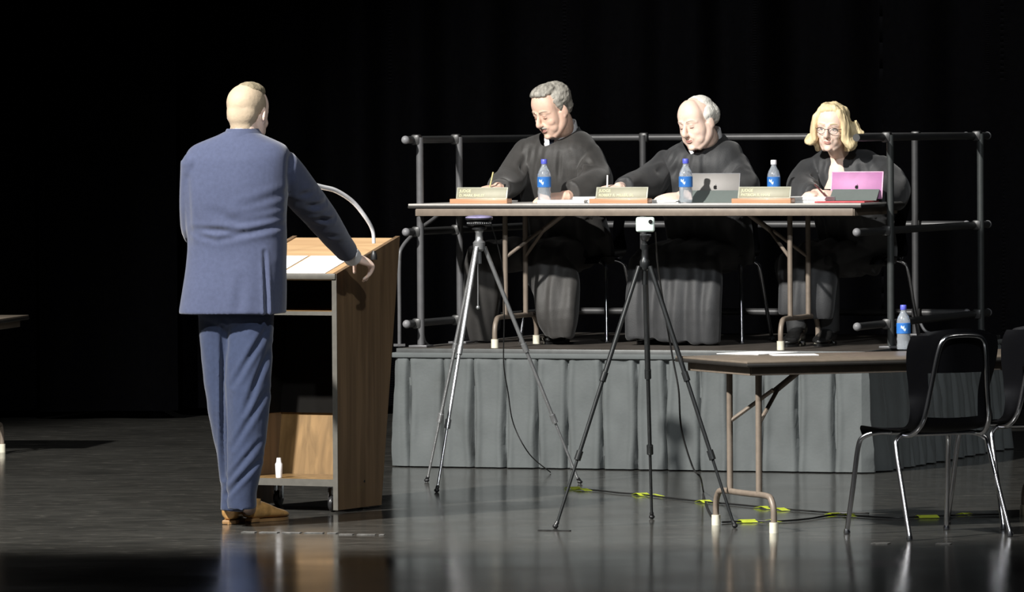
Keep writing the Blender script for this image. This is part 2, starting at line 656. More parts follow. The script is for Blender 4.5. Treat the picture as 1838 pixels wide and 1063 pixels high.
# pleated skirt: path left return, front, right side
bm = NB()
path = []
step = 0.006
b = 0.5
while b > 0:
    path.append((V((0, b, 0)), V((-1, 0, 0)), 'L'))
    b -= step
a = 0.0
while a < RW:
    path.append((V((a, 0, 0)), V((0, -1, 0)), 'F'))
    a += step
b = 0.0
while b < RD:
    path.append((V((RW, b, 0)), V((1, 0, 0)), 'R'))
    b += step
random.seed(3)
pleats = []
s = 0.05
total = len(path) * step
while s < total:
    pleats.append((s, random.uniform(0.6, 1.3)))
    s += random.uniform(0.155, 0.195)
zs = [0.006, 0.03, 0.07, 0.12, 0.17, 0.22, 0.27, 0.32, 0.37, 0.42, 0.46, 0.50, 0.53, 0.55, 0.565, 0.585]
rows = []
for z in zs:
    row = []
    hz = 1 - z / 0.585
    for i, (p, nrm, sd) in enumerate(path):
        s = i * step
        k = 0.016
        k += 0.012 * hz
        if sd == 'R':
            k += 0.05 * hz * min(1, p.y * 4)
            k += 0.020 * math.sin(s * 34 + 0.8 * math.sin(z * 4)) * (0.35 + 0.65 * hz)
        if sd == 'L':
            k += 0.02 * hz
        d0, am = min(((abs(s - q), w) for q, w in pleats), key=lambda e: e[0])
        drift = 0.006 * math.sin(z * 9 + s * 3)
        d0 = abs(d0 + drift)
        if z < 0.56:
            k -= 0.046 * am * math.exp(-(d0 / 0.0065) ** 2)
            k += 0.008 * am * math.exp(-((d0 - 0.028) / 0.016) ** 2)
            k += 0.013 * noise.noise(V((s * 5, z * 4, 2.2))) + 0.006 * noise.noise(V((s * 16, z * 9, 5.2)))
            k += 0.005 * noise.noise(V((s * 9 + z * 14, z * 3, 9)))
        row.append(bm.verts.new(p + nrm * max(k, -0.012) + V((0, 0, z))))
    rows.append(row)
for j in range(len(zs) - 1):
    for i in range(len(path) - 1):
        bm.faces.new((rows[j][i], rows[j][i + 1], rows[j + 1][i + 1], rows[j + 1][i]))
obj('pleated_skirt', bm, M_SKIRT, riser, label='pleated grey cloth skirt')
bm = NB()
for c, s in (((RW / 2, -0.0235, DECK - 0.034), (RW + 0.06, 0.012, 0.026)), ((RW + 0.0235, RD / 2, DECK - 0.034), (0.012, RD, 0.026)),
             ((-0.0235, 0.25, DECK - 0.034), (0.012, 0.5, 0.026))):
    box(bm, c, s, bevel=0.004)
obj('skirt_band', bm, M_SKIRT, riser)

# ------------------------------------------------------------------ guard rails on the riser
ZR = (1.68, 1.206, 0.733)


def guard_rail(label, p0, p1, posts, caps0=True, caps1=True, cross=None, pm=None, topcap=True):
    """p0,p1 riser coords (a,b); posts list of distances from p0"""
    M = Matrix.Translation(R(p0[0], p0[1], DECK)) @ RM.to_3x3().to_4x4()
    g = thing('guard_rail', label, 'railing', M, 'grey guard rails around the riser')
    d = V((p1[0] - p0[0], p1[1] - p0[1], 0))
    L = d.length
    d.normalize()
    side = V((d.y, -d.x, 0))
    if cross:
        side = side * cross
    for z in ZR:
        bm = NB()
        tube(bm, [V((0, 0, z - DECK)), d * L + V((0, 0, z - DECK))], 0.019, seg=16)
        rl = obj('rail', bm, M_RAILH if pm is None or pm is M_RAILD else pm, g)
        for e, f in ((0, caps0), (L, caps1)):
            if f and (topcap or z < 1.5 or e > 0):
                bm = NB()
                ball(bm, d * e + V((0, 0, z - DECK)), 0.0215, seg=14, rings=10)
                obj('end_cap', bm, M_CAP, rl)
    for e in posts:
        bm = NB()
        base = d * e - side * 0.036
        tube(bm, [base + V((0, 0, 0.0)), base + V((0, 0, ZR[0] - DECK + 0.012))], 0.0185, seg=14)
        po = obj('post', bm, pm or M_RAIL, g)
        for z in ZR:
            bm = NB()
            box(bm, d * e - side * 0.018 + V((0, 0, z - DECK)), (0.05, 0.05, 0.055), bevel=0.012)
            obj('bracket', bm, M_BRACKET, po)
        bm = NB()
        box(bm, base + V((0, 0, 0.006)), (0.10, 0.10, 0.012), bevel=0.003)
        tube(bm, [base + d * 0.02 + V((0, 0, 0.085)), base + d * 0.05 + V((0, 0, 0.03)), base + d * 0.1 + V((0, 0, 0.008))], 0.008, seg=8)
        obj('base_foot', bm, M_RAIL, po)
    return g


guard_rail('grey pipe guard rail on the left side of the riser, near the lectern', (0.03, 0.03), (0.03, 2.36), (0.11, 0.68), True, True, -1)
guard_rail('grey pipe guard rail on the right side of the riser, beside the woman', (2.455, 0.02), (2.455, 2.38), (0.46, 2.1), True, True, -1, M_RAILD, False)
back_a = lambda px: (rb(px, 400, 2.36) - RO).dot(U)
guard_rail('grey pipe guard rail along the back of the riser, behind the seated people', (0.10, 2.30), (2.36, 2.30),
           (back_a(1165) - 0.1, back_a(1652) - 0.1), True, True, -1, M_RAILB)

# stair handrail at the left side
hr = thing('handrail', 'thin bent grey handrail rising at the left corner of the riser behind the lectern', 'railing', Matrix.Translation(rb(717, 617, 0.3)))
bm = NB()
pts = [rb(717, 618, 0.3), rb(717, 560, 0.3), rb(717, 470, 0.3), rb(723, 442, 0.33), rb(750, 414, 0.45), rb(782, 390, 0.6), rb(815, 360, 0.75)]
pts[0].z = DECK - 0.03
tube(bm, pts, 0.010, seg=12, sub=6)
obj('pipe', bm, M_RAIL, hr, world=True)
bm = NB()
box(bm, pts[0] + V((0, 0, 0.035)), (0.06, 0.06, 0.012))
obj('base_plate', bm, M_RAIL, hr, world=True)


# ================================================================== FOLDING TABLES
def folding_table(label, M, L, D, leg_in, spread, top_m, group=None, H=0.74, inset=0.11):
    """local: x along length centred, y depth centred, z up"""
    t = thing('folding_table', label, 'table', M, group)
    bm = NB()
    box(bm, (0, 0, H - 0.004), (L - 0.006, D - 0.006, 0.010), bevel=0.003)
    obj('tabletop', bm, top_m, t)
    bm = NB()
    box(bm, (0, 0, H - 0.016), (L, D, 0.016), bevel=0.006)
    obj('edge_band', bm, M_EDGE, t)
    bm = NB()
    hh = 0.038
    z = H - 0.024 - hh / 2
    li, di = L - 0.09, D - inset
    for c, s in (((0, -di / 2, z), (li, 0.012, hh)), ((0, di / 2, z), (li, 0.012, hh)),
                 ((-li / 2, 0, z), (0.012, di, hh)), ((li / 2, 0, z), (0.012, di, hh))):
        box(bm, c, s, bevel=0.003)
    obj('apron', bm, M_APRON, t)
    for sx in (-1, 1):
        xf = sx * (L / 2 - leg_in)
        bm = NB()
        r = 0.0135
        hs = spread / 2
        zt = 0.155
        # foot rail: arch with curved down ends
        pts = [(xf, -hs, 0.03), (xf, -hs, 0.09), (xf, -hs + 0.02, 0.135), (xf, -hs + 0.07, zt), (xf, 0, zt),
               (xf, hs - 0.07, zt), (xf, hs - 0.02, 0.135), (xf, hs, 0.09), (xf, hs, 0.03)]
        tube(bm, pts, r, seg=12, sub=5)
        lf = obj('leg_frame', bm, M_APRON, t)
        for sy in (-1, 1):
            bm = NB()
            tube(bm, [(xf, sy * 0.15, zt), (xf, sy * 0.15, H - 0.03)], r, seg=12)
            obj('leg', bm, M_APRON, lf)
            bm = NB()
            tube(bm, [(xf, sy * hs, 0.0), (xf, sy * hs, 0.045)], r + 0.006, seg=12)
            obj('foot_cap', bm, M_FOOTCAP, lf)
        bm = NB()
        xm = xf - sx * 0.30
        tube(bm, [(xf, -0.15, 0.46), (xf - sx * 0.15, -0.02, 0.60)], 0.009, seg=8)
        tube(bm, [(xf, 0.15, 0.46), (xf - sx * 0.15, 0.02, 0.60)], 0.009, seg=8)
        tube(bm, [(xf - sx * 0.14, 0, 0.59), (xm, 0, H - 0.035)], 0.014, seg=10)
        obj('folding_brace', bm, M_APRON, lf)
    return t


TA0, TB0 = 0.03, 0.05
table_M = Matrix.Translation(R(TA0 + 1.22, TB0 + 0.38, DECK)) @ RM.to_3x3().to_4x4()
folding_table('long folding table on the riser where the three people in robes sit writing', table_M, 2.44, 0.76, 0.45, 0.62, M_TOP,
              'folding tables', inset=0.022)
TZ = DECK + 0.74 + 0.001

# small table in front
PSI = rad(22.5)
g1 = V((math.cos(PSI), math.sin(PSI), 0))
g2 = V((math.sin(PSI), -math.cos(PSI), 0))
Nf = on(1389, 957)
ST_L, ST_D, ST_IN, ST_SP = 1.83, 0.76, 0.16, 0.60
ctr = Nf - g2 * (ST_SP / 2) + g1 * (ST_L / 2 - ST_IN)
SM = Matrix.Translation(ctr) @ Matrix((g1, -g2, V((0, 0, 1)))).transposed().to_4x4()
folding_table('low brown folding table on the floor in front of the riser, behind the black chair', SM, ST_L, ST_D, ST_IN, ST_SP, M_TOP2,
              'folding tables')

# left cut-off table
lf = on(5, 820)
LM = Matrix.Translation(V((lf.x - 0.69, lf.y + 0.25, 0))) @ Matrix.Rotation(rad(-9), 4, 'Z')
folding_table('brown folding table cut off by the left edge, in front of the curtain', LM, 1.5, 0.76, 0.14, 0.60, M_TOP2,
              'folding tables')


# ================================================================== CHAIR
def chair_proto(label, M, group):
    """local: faces +y, z up, origin on the floor under the seat centre"""
    t = thing('school_chair', label, 'chair', M, group)
    # shell: one curved sheet with an opening between seat and back
    bm = NB()
    nu, nv = 26, 44

    # profile along v: from seat front to back top (y, z, halfwidth)
    prof = [(0.225, 0.412, 0.185), (0.215, 0.438, 0.20), (0.17, 0.448, 0.215), (0.08, 0.444, 0.222), (-0.02, 0.440, 0.222), (-0.10, 0.442, 0.215),
            (-0.155, 0.456, 0.205), (-0.19, 0.49, 0.200), (-0.21, 0.55, 0.192), (-0.222, 0.62, 0.195), (-0.235, 0.70, 0.212), (-0.25, 0.78, 0.218),
            (-0.262, 0.835, 0.200), (-0.268, 0.862, 0.165)]
    PP = []
    n = len(prof)
    for i in range(n - 1):
        q = [V(prof[max(i - 1, 0)]), V(prof[i]), V(prof[i + 1]), V(prof[min(i + 2, n - 1)])]
        for k in range(4):
            PP.append(crom(*q, k / 4))
    PP.append(V(prof[-1]))
    grid = []
    for p in PP:
        row = []
        isback = max(0.0, min(1.0, (p.y - 0.47) / 0.12))
        for i in range(nu + 1):
            u = -1 + 2 * i / nu
            x = p.z * u
            y = p.x + isback * 0.055 * u * u - 0.0
            z = p.y + (1 - isback) * (0.018 * u ** 2 - 0.012) * (1 if p.x < 0.2 else 0.3)
            if p.y > 0.84:
                z -= 0.02 * u * u
            row.append(bm.verts.new((x, y, z)))
        grid.append(row)
    for j in range(len(grid) - 1):
        zc = (PP[j].y + PP[j + 1].y) / 2
        for i in range(nu):
            u = -1 + 2 * (i + 0.5) / nu
            if 0.505 < zc < 0.685 and abs(u) < 0.60:
                continue
            bm.faces.new((grid[j][i], grid[j][i + 1], grid[j + 1][i + 1], grid[j + 1][i]))
    bmesh.ops.solidify(bm, geom=bm.faces, thickness=0.006)
    obj('seat_shell', bm, M_SHELL, t)
    # chrome back frame : inverted U behind the back, going under the seat
    r = 0.0105
    bm = NB()
    tube(bm, [(-0.175, -0.10, 0.425), (-0.17, -0.165, 0.432), (-0.155, -0.222, 0.49), (-0.135, -0.245, 0.62), (-0.115, -0.268, 0.76), (-0.095, -0.278, 0.815),
              (-0.05, -0.281, 0.832), (0.05, -0.281, 0.832), (0.095, -0.278, 0.815), (0.115, -0.268, 0.76), (0.135, -0.245, 0.62),
              (0.155, -0.222, 0.49), (0.17, -0.165, 0.432), (0.175, -0.10, 0.425)], r, seg=10, sub=4)
    obj('back_frame', bm, M_CHROME, t)
    for sx in (-1, 1):
        bm = NB()
        tube(bm, [(sx * 0.10, 0.10, 0.425), (sx * 0.16, 0.14, 0.425), (sx * 0.205, 0.18, 0.405), (sx * 0.218, 0.20, 0.36), (sx * 0.228, 0.225, 0.2), (sx * 0.24, 0.255, 0.02)],
             r, seg=10, sub=4)
        lg = obj('leg', bm, M_CHROME, t)
        bm = NB()
        lathe(bm, [(0.010, 0), (0.014, 0.002), (0.014, 0.010), (0.011, 0.022)], (sx * 0.2405, 0.2565, 0), 12)
        obj('glide', bm, M_CHROME, lg)
        bm = NB()
        tube(bm, [(sx * 0.10, -0.06, 0.425), (sx * 0.165, -0.08, 0.425), (sx * 0.21, -0.10, 0.405), (sx * 0.222, -0.115, 0.36), (sx * 0.230, -0.175, 0.2), (sx * 0.24, -0.245, 0.02)],
             r, seg=10, sub=4)
        lg = obj('leg', bm, M_CHROME, t)
        bm = NB()
        lathe(bm, [(0.010, 0), (0.014, 0.002), (0.014, 0.010), (0.011, 0.022)], (sx * 0.2405, -0.2465, 0), 12)
        obj('glide', bm, M_CHROME, lg)
    bm = NB()
    tube(bm, [(-0.12, 0.10, 0.425), (0.12, 0.10, 0.425)], r, seg=10)
    tube(bm, [(-0.12, -0.06, 0.425), (0.12, -0.06, 0.425)], r, seg=10)
    obj('seat_support', bm, M_CHROME, t)
    return t


def chair_M(loc, f, s=1.0):
    f = V((f[0], f[1], 0)).normalized()
    r = V((f.y, -f.x, 0))
    return Matrix.Translation(loc) @ Matrix((r, f, V((0, 0, 1)))).transposed().to_4x4() @ Matrix.Scale(s, 4)


ch1 = chair_proto('empty black plastic chair with chrome legs seen from behind, at the small brown table', chair_M(V((1.765, 26.72, 0)), (-0.46, 0.89), 1.03),
                  'black plastic chairs with chrome legs')
c = copy_tree(ch1)
c.matrix_world = chair_M(V((2.235, 27.40, 0)), (-0.40, 0.92), 1.03)
c['label'] = 'empty black plastic chair cut off by the right edge of the picture'
JB = 1.24
JX = {1: 1041, 2: 1281, 3: 1546}
CHAIRS = {}
for k, lab in ((1, 'black plastic chair under the moustached man on the riser'), (2, 'black plastic chair under the white-haired man on the riser'),
               (3, 'black plastic chair under the blond woman on the riser')):
    c = copy_tree(ch1)
    p = rb(JX[k], 600, JB)
    p.z = DECK
    c.matrix_world = chair_M(p, -W_, 1.0)
    c['label'] = lab
    CHAIRS[k] = p


# ================================================================== LECTERN
PH = rad(26)
e1 = V((math.cos(PH), -math.sin(PH), 0))
e2 = V((math.sin(PH), math.cos(PH), 0))
LF = on(607, 921)
LW = 0.56
LMx = Matrix.Translation(LF) @ Matrix((e1, e2, V((0, 0, 1)))).transposed().to_4x4()
lect = thing('lectern', 'walnut lectern on casters with open shelves, the man in the blue suit leaning on it', 'lectern', LMx)
# local: x from -LW..0, y 0..depth, z up
DB, DT, HF, HB, Z0 = 0.43, 0.635, 1.085, 1.245, 0.012
for x0, nm in ((-0.022, 'side_panel'), (-LW, 'side_panel')):
    bm = NB()
    prism(bm, [(0, 0, Z0), (0, DB, Z0), (0, DT, HB), (0, 0, HF)], (1, 0, 0), x0, x0 + 0.022)
    sp = obj(nm, bm, M_LECT, lect, smooth=False)
    bm = NB()
    prism(bm, [(0, -0.004, Z0), (0, 0.0, Z0), (0, 0, HF - 0.004), (0, -0.004, HF - 0.004)], (1, 0, 0), x0 - 0.001, x0 + 0.023)
    obj('edge_band', bm, M_LECTEDGE, sp, smooth=False)
xi0, xi1 = -LW + 0.022, -0.022
xm = (xi0 + xi1) / 2
wi = xi1 - xi0
# front panel (far side), follows the slanted rear edge
bm = NB()
k = (DT - DB) / (HB - Z0)
y_at = lambda z: DB + k * (z - Z0)
prism(bm, [(0, y_at(0.10) - 0.03, 0.10), (0, y_at(0.10) - 0.008, 0.10), (0, y_at(1.21) - 0.008, 1.21), (0, y_at(1.21) - 0.03, 1.21)], (1, 0, 0), xi0, xi1)
obj('front_panel', bm, M_LECTIN, lect, smooth=False)
bm = NB()  # added sheet: darkens the upper inside, shade put into its colour
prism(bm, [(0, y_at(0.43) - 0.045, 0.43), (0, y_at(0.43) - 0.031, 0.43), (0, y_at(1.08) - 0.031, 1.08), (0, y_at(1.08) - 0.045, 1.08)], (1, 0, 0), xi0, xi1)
obj('painted_shade_back', bm, M_INSHADE, lect, smooth=False, label='added black sheet painting the shade inside above the lower shelf')
for xa in (xi0, xi1 - 0.002):  # side sheets added likewise, painting the same inner shade
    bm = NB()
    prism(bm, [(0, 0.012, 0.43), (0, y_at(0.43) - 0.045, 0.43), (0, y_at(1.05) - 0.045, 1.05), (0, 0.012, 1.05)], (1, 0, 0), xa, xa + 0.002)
    obj('painted_shade_side', bm, M_INSHADE, lect, smooth=False)
# sloping top board
bm = NB()
sl = (HB - HF) / DT
zt = lambda y: HF + sl * y
prism(bm, [(0, 0.0, zt(0.0) - 0.030), (0, 0.0, zt(0.0) - 0.006), (0, DT - 0.012, zt(DT - 0.012) - 0.006), (0, DT - 0.012, zt(DT - 0.012) - 0.030)],
      (1, 0, 0), xi0, xi1)
obj('top_board', bm, M_LECTTOP, lect, smooth=False, label='lighter orange wood sloping top')
bm = NB()
box(bm, (xm, -0.006, HF - 0.012), (wi + 0.04, 0.012, 0.026), bevel=0.003)
obj('front_lip', bm, M_LECTEDGE, lect)
for z, dd, th in ((0.905, 0.46, 0.016), (0.135, 0.38, 0.030)):
    bm = NB()
    box(bm, (xm, dd / 2 + 0.005, z), (wi, dd, th), bevel=0.002)
    sh = obj('shelf', bm, M_LECTIN, lect)
    bm = NB()
    box(bm, (xm, 0.002, z), (wi, 0.006, th + 0.002))
    obj('edge_band', bm, M_LECTEDGE, sh)
for x in (xi0 + 0.05, xi1 - 0.035):
    for y in (0.06, 0.34):
        bm = NB()
        Mx = Matrix.Rotation(PI / 2, 3, 'Y')
        lathe(bm, [(0.008, -0.012), (0.034, -0.010), (0.038, -0.004), (0.038, 0.004), (0.034, 0.010), (0.008, 0.012)], (x, y, 0.038), 20, Mx)
        w = obj('caster_wheel', bm, M_BLACKM, lect)
        bm = NB()
        box(bm, (x - 0.016, y, 0.075), (0.004, 0.035, 0.08), bevel=0.001)
        box(bm, (x + 0.016, y, 0.075), (0.004, 0.035, 0.08), bevel=0.001)
        box(bm, (x, y, 0.115), (0.04, 0.045, 0.006))
        obj('caster_fork', bm, M_CHROME, w)
# gooseneck
bm = NB()
gp = [at(671, 437, 28.75), at(669, 415, 28.75), at(658, 393, 28.72), at(634, 363, 28.68), at(604, 343, 28.62), at(578, 336, 28.56), at(556, 331, 28.5)]
tube(bm, gp, [0.008, 0.0085, 0.0095, 0.0105, 0.011, 0.0115, 0.012], seg=12, sub=6)
gn = obj('gooseneck', bm, M_MICW, lect, world=True, label='silver curved microphone gooseneck')
bm = NB()
tube(bm, [gp[-1], at(540, 326, 28.44), at(528, 322, 28.40)], [0.012, 0.014, 0.012], seg=12)
obj('microphone_head', bm, M_BLACKM, gn, world=True)
bm = NB()
p = LMx.inverted() @ gp[0]
lathe(bm, [(0.015, -0.02), (0.015, 0.0), (0.012, 0.008), (0.009, 0.02)], (p.x, p.y, zt(p.y) + 0.008), 16)
obj('gooseneck_base', bm, M_BLACKM, gn)
# screw mark on the side panel
bm = NB()
lathe(bm, [(0.006, -0.002), (0.006, 0.002)], (0.0, 0.26, 0.13), 12, Matrix.Rotation(PI / 2, 3, 'Y'))
obj('screw_cap', bm, M_BLACKM, lect)


def sheet(name, label, cat, M, w, d, h=0.002, m=M_PAPER, group=None, rz=0.0):
    """a sheet or stack of sheets, its underside at the matrix origin"""
    t = NB()
    n = max(1, int(h / 0.005))
    random.seed(int(w * 1000) + int(d * 100))
    for i in range(n):
        dx, dy, a = (random.uniform(-0.006, 0.006), random.uniform(-0.006, 0.006), random.uniform(-0.05, 0.05)) if i else (0, 0, 0)
        box(t, (dx, dy, h * (i + 0.5) / n), (w, d, h / n * 0.96), Matrix.Rotation(a, 3, 'Z'))
    o = obj(name, t, m, smooth=False)
    o.matrix_world = M @ Matrix.Rotation(rz, 4, 'Z')
    return tag(o, label, cat, group)


slopeM = Matrix.Rotation(math.atan(sl), 4, 'X')


def on_lectern(x, y, dz=0.001):
    return LMx @ Matrix.Translation(V((x, y, zt(y) - 0.006 + dz))) @ slopeM


sheet('paper', 'open white page on the right half of the lectern top, under the man\'s arm', 'paper', on_lectern(-0.18, 0.165), 0.22, 0.29, 0.003)
sheet('paper', 'open white page on the lectern top beside the man\'s jacket', 'paper', on_lectern(-0.415, 0.165), 0.22, 0.29, 0.003)
# small white cup on lower shelf
bm = NB()
lathe(bm, [(0.014, 0), (0.016, 0.03), (0.017, 0.062), (0.012, 0.07), (0.010, 0.09)], (0, 0, 0), 16)
cup = obj('flask', bm, M_WHITE)
pc = LMx @ V((-0.335, 0.06, 0.151))
cup.location = pc
tag(cup, 'small white bottle standing on the bottom shelf of the lectern', 'bottle')

# ================================================================== TRIPODS


def tripod(label, apex, feet, top_z, mt, mt2, knuckle_t=(0.42, 0.72), sh=1.0):
    T = thing('tripod', label, 'tripod', Matrix.Translation(V((apex.x, apex.y, 0))))
    bm = NB()
    tube(bm, [apex + V((0, 0, -0.09)), V((apex.x, apex.y, top_z))], 0.011, seg=12)
    obj('center_column', bm, mt2, T, world=True)
    bm = NB()
    lathe(bm, [(r_ * sh, z_) for r_, z_ in [(0.016, -0.03), (0.028, -0.02), (0.030, 0.012), (0.018, 0.025), (0.017, 0.06), (0.021, 0.065), (0.021, 0.085), (0.014, 0.09)]], apex, 20)
    obj('shoulder', bm, mt, T, world=True)
    for f in feet:
        d = (f - apex)
        ax = V((d.x, d.y, 0)).normalized()
        top = apex + ax * 0.028 - V((0, 0, 0.01))
        P = lambda s: top + (f - top) * s
        bm = NB()
        k1, k2 = knuckle_t
        sd = ax.cross(V((0, 0, 1)))
        tube(bm, [P(0), P(k1)], [(0.0125, 0.010)] * 2, side=sd, seg=12)
        tube(bm, [P(k1), P(k2)], 0.0088, seg=10)
        tube(bm, [P(k2), P(1)], 0.0065, seg=10)
        lg = obj('leg', bm, mt, T, world=True)
        for s in knuckle_t:
            bm = NB()
            tube(bm, [P(s - 0.015), P(s + 0.02)], 0.0145, seg=12)
            obj('leg_lock', bm, mt2, lg, world=True)
        bm = NB()
        fp = P(0.985)
        ball(bm, V((f.x, f.y, 0.010)), (0.013, 0.013, 0.010), seg=12, rings=8)
        tube(bm, [P(0.975), V((f.x, f.y, 0.012))], 0.009, seg=10)
        obj('rubber_foot', bm, M_BLACKM, lg, world=True)
    return T


f1 = [on(766, 866), on(784, 884), on(1041, 869)]
Yt = sum(f.y for f in f1) / 3 - 0.1
ap1 = at(860, 440, Yt)
tri1 = tripod('grey metal tripod carrying a round black camera, between the lectern and the riser', ap1, f1, at(860, 408, Yt).z, M_TRI_S, M_TRI_S)
bm = NB()
pb = at(860, 406, Yt)
lathe(bm, [(0.012, -0.02), (0.035, -0.016), (0.035, 0.0), (0.02, 0.004)], pb, 20)
obj('head', bm, M_BLACKM, tri1, world=True)
# weight hook cord
bm = NB()
hk = at(858, 455, Yt)
tube(bm, [hk, at(858, 548, Yt)], 0.003, seg=8)
ball(bm, at(858, 552, Yt), 0.010, seg=10, rings=8)
obj('hanging_hook', bm, M_TRI_S, tri1, world=True)
bm = NB()
z0 = pb.z + 0.001
C0 = V((pb.x, pb.y, z0))
lathe(bm, [(0.028, 0.004), (0.056, 0.006), (0.058, 0.012), (0.056, 0.020), (0.030, 0.024), (0.056, 0.026), (0.066, 0.030), (0.066, 0.038), (0.050, 0.046), (0.002, 0.050)], (0, 0, 0), 28)
dc = obj('conference_camera', bm, M_BLACKM)
dc.location = C0
tag(dc, 'round flat black camera with a purple sheen on top of the grey tripod', 'camera')
bm = NB()
lathe(bm, [(0.062, 0.0), (0.0665, 0.001), (0.066, 0.006), (0.050, 0.012), (0.002, 0.016)], (0, 0, 0.0375), 28)
o = obj('lid', bm, M_DISCGLINT, label='top plate with the purple light highlight painted in')
o.parent = dc
bm = NB()
for i in range(16):
    a = PI + PI * (i + 0.5) / 16
    box(bm, (0.0575 * math.cos(a), 0.0575 * math.sin(a), 0.014), (0.004, 0.004, 0.007))
o = obj('vent_ring', bm, M_TRI_S)
o.parent = dc

f2 = [on(997, 949), on(1170, 932), on(1319, 948)]
Yt2 = sum(f.y for f in f2) / 3
ap2 = at(1157, 474, Yt2)
tri2 = tripod('black metal tripod on the floor carrying a small pale camera, in front of the riser', ap2, f2, at(1157, 424, Yt2).z, M_TRI_B, M_TRI_B, sh=0.72)
bm = NB()
ph = at(1158, 421, Yt2)
lathe(bm, [(0.012, -0.03), (0.02, -0.02), (0.022, -0.004), (0.018, 0.0)], ph, 18)
box(bm, ph + V((0.002, 0, -0.004)), (0.05, 0.03, 0.012), bevel=0.003)
tube(bm, [ph + V((0, 0, -0.05)), ph + V((0.0, 0, -0.12))], 0.0135, seg=12)
obj('head', bm, M_BLACKM, tri2, world=True)
pcam = thing('small_camera', 'small pale boxy camera with a dark lens on top of the black tripod', 'camera', Matrix.Translation(ph + V((0.001, 0, 0.010))))
bm = NB()
box(bm, (0, 0, 0.033), (0.082, 0.022, 0.066), bevel=0.010, seg=3)
obj('body', bm, M_PHONE, pcam)
bm = NB()
lathe(bm, [(0.009, 0.0), (0.009, 0.004), (0.006, 0.005)], (0.022, -0.011, 0.046), 16, Matrix.Rotation(PI / 2, 3, 'X'))
obj('lens', bm, M_LOGO, pcam)

# ================================================================== CABLES + TAPE


def cable(label, pts, r=0.004):
    bm = NB()
    tube(bm, pts, r, seg=8, sub=8)
    return tag(obj('cable', bm, M_CABLE), label, 'cable', 'black cables around the tripods')


def onf(px, py):
    p = on(px, py)
    p.z = 0.006
    return p


cable('black cable hanging from the small pale camera down the black tripod to the floor',
      [ph + V((0.045, 0.02, 0.01)), at(1180, 470, Yt2 + 0.1), at(1190, 540, Yt2 + 0.15), at(1207, 640, Yt2 + 0.2), at(1218, 700, Yt2 + 0.2), at(1223, 770, Yt2 + 0.2),
       at(1243, 838, Yt2 + 0.2), at(1257, 857, Yt2 + 0.2), on(1262, 880, 0.012), onf(1266, 903), onf(1276, 925), onf(1292, 938)])
cable('thin black cable hanging from the round camera down to the floor at the riser skirt',
      [C0 + V((0.055, 0.02, 0.015)), at(900, 470, Yt + 0.1), at(905, 560, Yt + 0.2), at(904, 650, Yt + 0.3), at(912, 705, Yt + 0.4), at(922, 762, Yt + 0.5), at(950, 815, Yt + 0.55),
       onf(988, 850)], 0.003)
cable('black cable taped down along the floor from the grey tripod to the small table',
      [onf(1045, 881), onf(1075, 883), onf(1110, 887), onf(1150, 890), onf(1200, 896), onf(1262, 903), onf(1320, 908), onf(1380, 914), onf(1440, 919), onf(1500, 923), onf(1560, 924)])
cable('black cable taped down along the floor in front of the empty chair',
      [onf(1296, 940), onf(1345, 938), onf(1400, 938), onf(1450, 934), onf(1500, 927), onf(1560, 930), onf(1610, 932), onf(1660, 930), onf(1735, 927), onf(1800, 926)])

TAPES = [(1029, 879, 20, 'yellow-green tape piece on the floor at the foot of the grey tripod'),
         (1046, 882, 14, 'small yellow-green tape piece right beside the grey tripod foot'),
         (1151, 890, 20, 'yellow-green tape piece on the cable left of the black tripod middle leg'),
         (1173, 892, 7, 'tiny yellow-green tape bit right behind the black tripod middle leg'),
         (1264, 903, 19, 'yellow-green tape piece where the two cables cross'),
         (1370, 914, 12, 'yellow-green tape piece left of the small table near foot'),
         (1400, 917, 15, 'yellow-green tape piece right of the small table near foot'),
         (1341, 938, 28, 'long yellow-green tape strip between the feet of the small table'),
         (1383, 938, 6, 'tiny pale tape bit at the near foot of the small table'),
         (1497, 926, 17, 'yellow-green tape piece left of the chair front leg'),
         (1524, 928, 15, 'yellow-green tape piece right of the chair front leg'),
         (1664, 930, 36, 'longest yellow-green tape piece, under the empty chair'),
         (1733, 926, 15, 'yellow-green tape piece farthest right, behind the chair legs')]
for px, py, w, lab in TAPES:
    p0, p1 = on(px - w / 2, py), on(px + w / 2, py - 0.6)
    bm = NB()
    n = 6
    d = (p1 - p0)
    dn = V((-d.y, d.x, 0)).normalized() * 0.055
    g = []
    for s_ in (-1, 0, 1):
        for i in range(n + 1):
            q = p0 + d * (i / n) + dn * s_
            q.z = 0.013 if s_ == 0 else 0.003
            g.append(bm.verts.new(q))
    for j in range(2):
        for i in range(n):
            bm.faces.new((g[j * (n + 1) + i], g[j * (n + 1) + i + 1], g[(j + 1) * (n + 1) + i + 1], g[(j + 1) * (n + 1) + i]))
    bmesh.ops.solidify(bm, geom=bm.faces, thickness=0.0015)
    tag(obj('tape', bm, M_GTAPE), lab, 'tape', 'yellow-green tape pieces holding the cables')

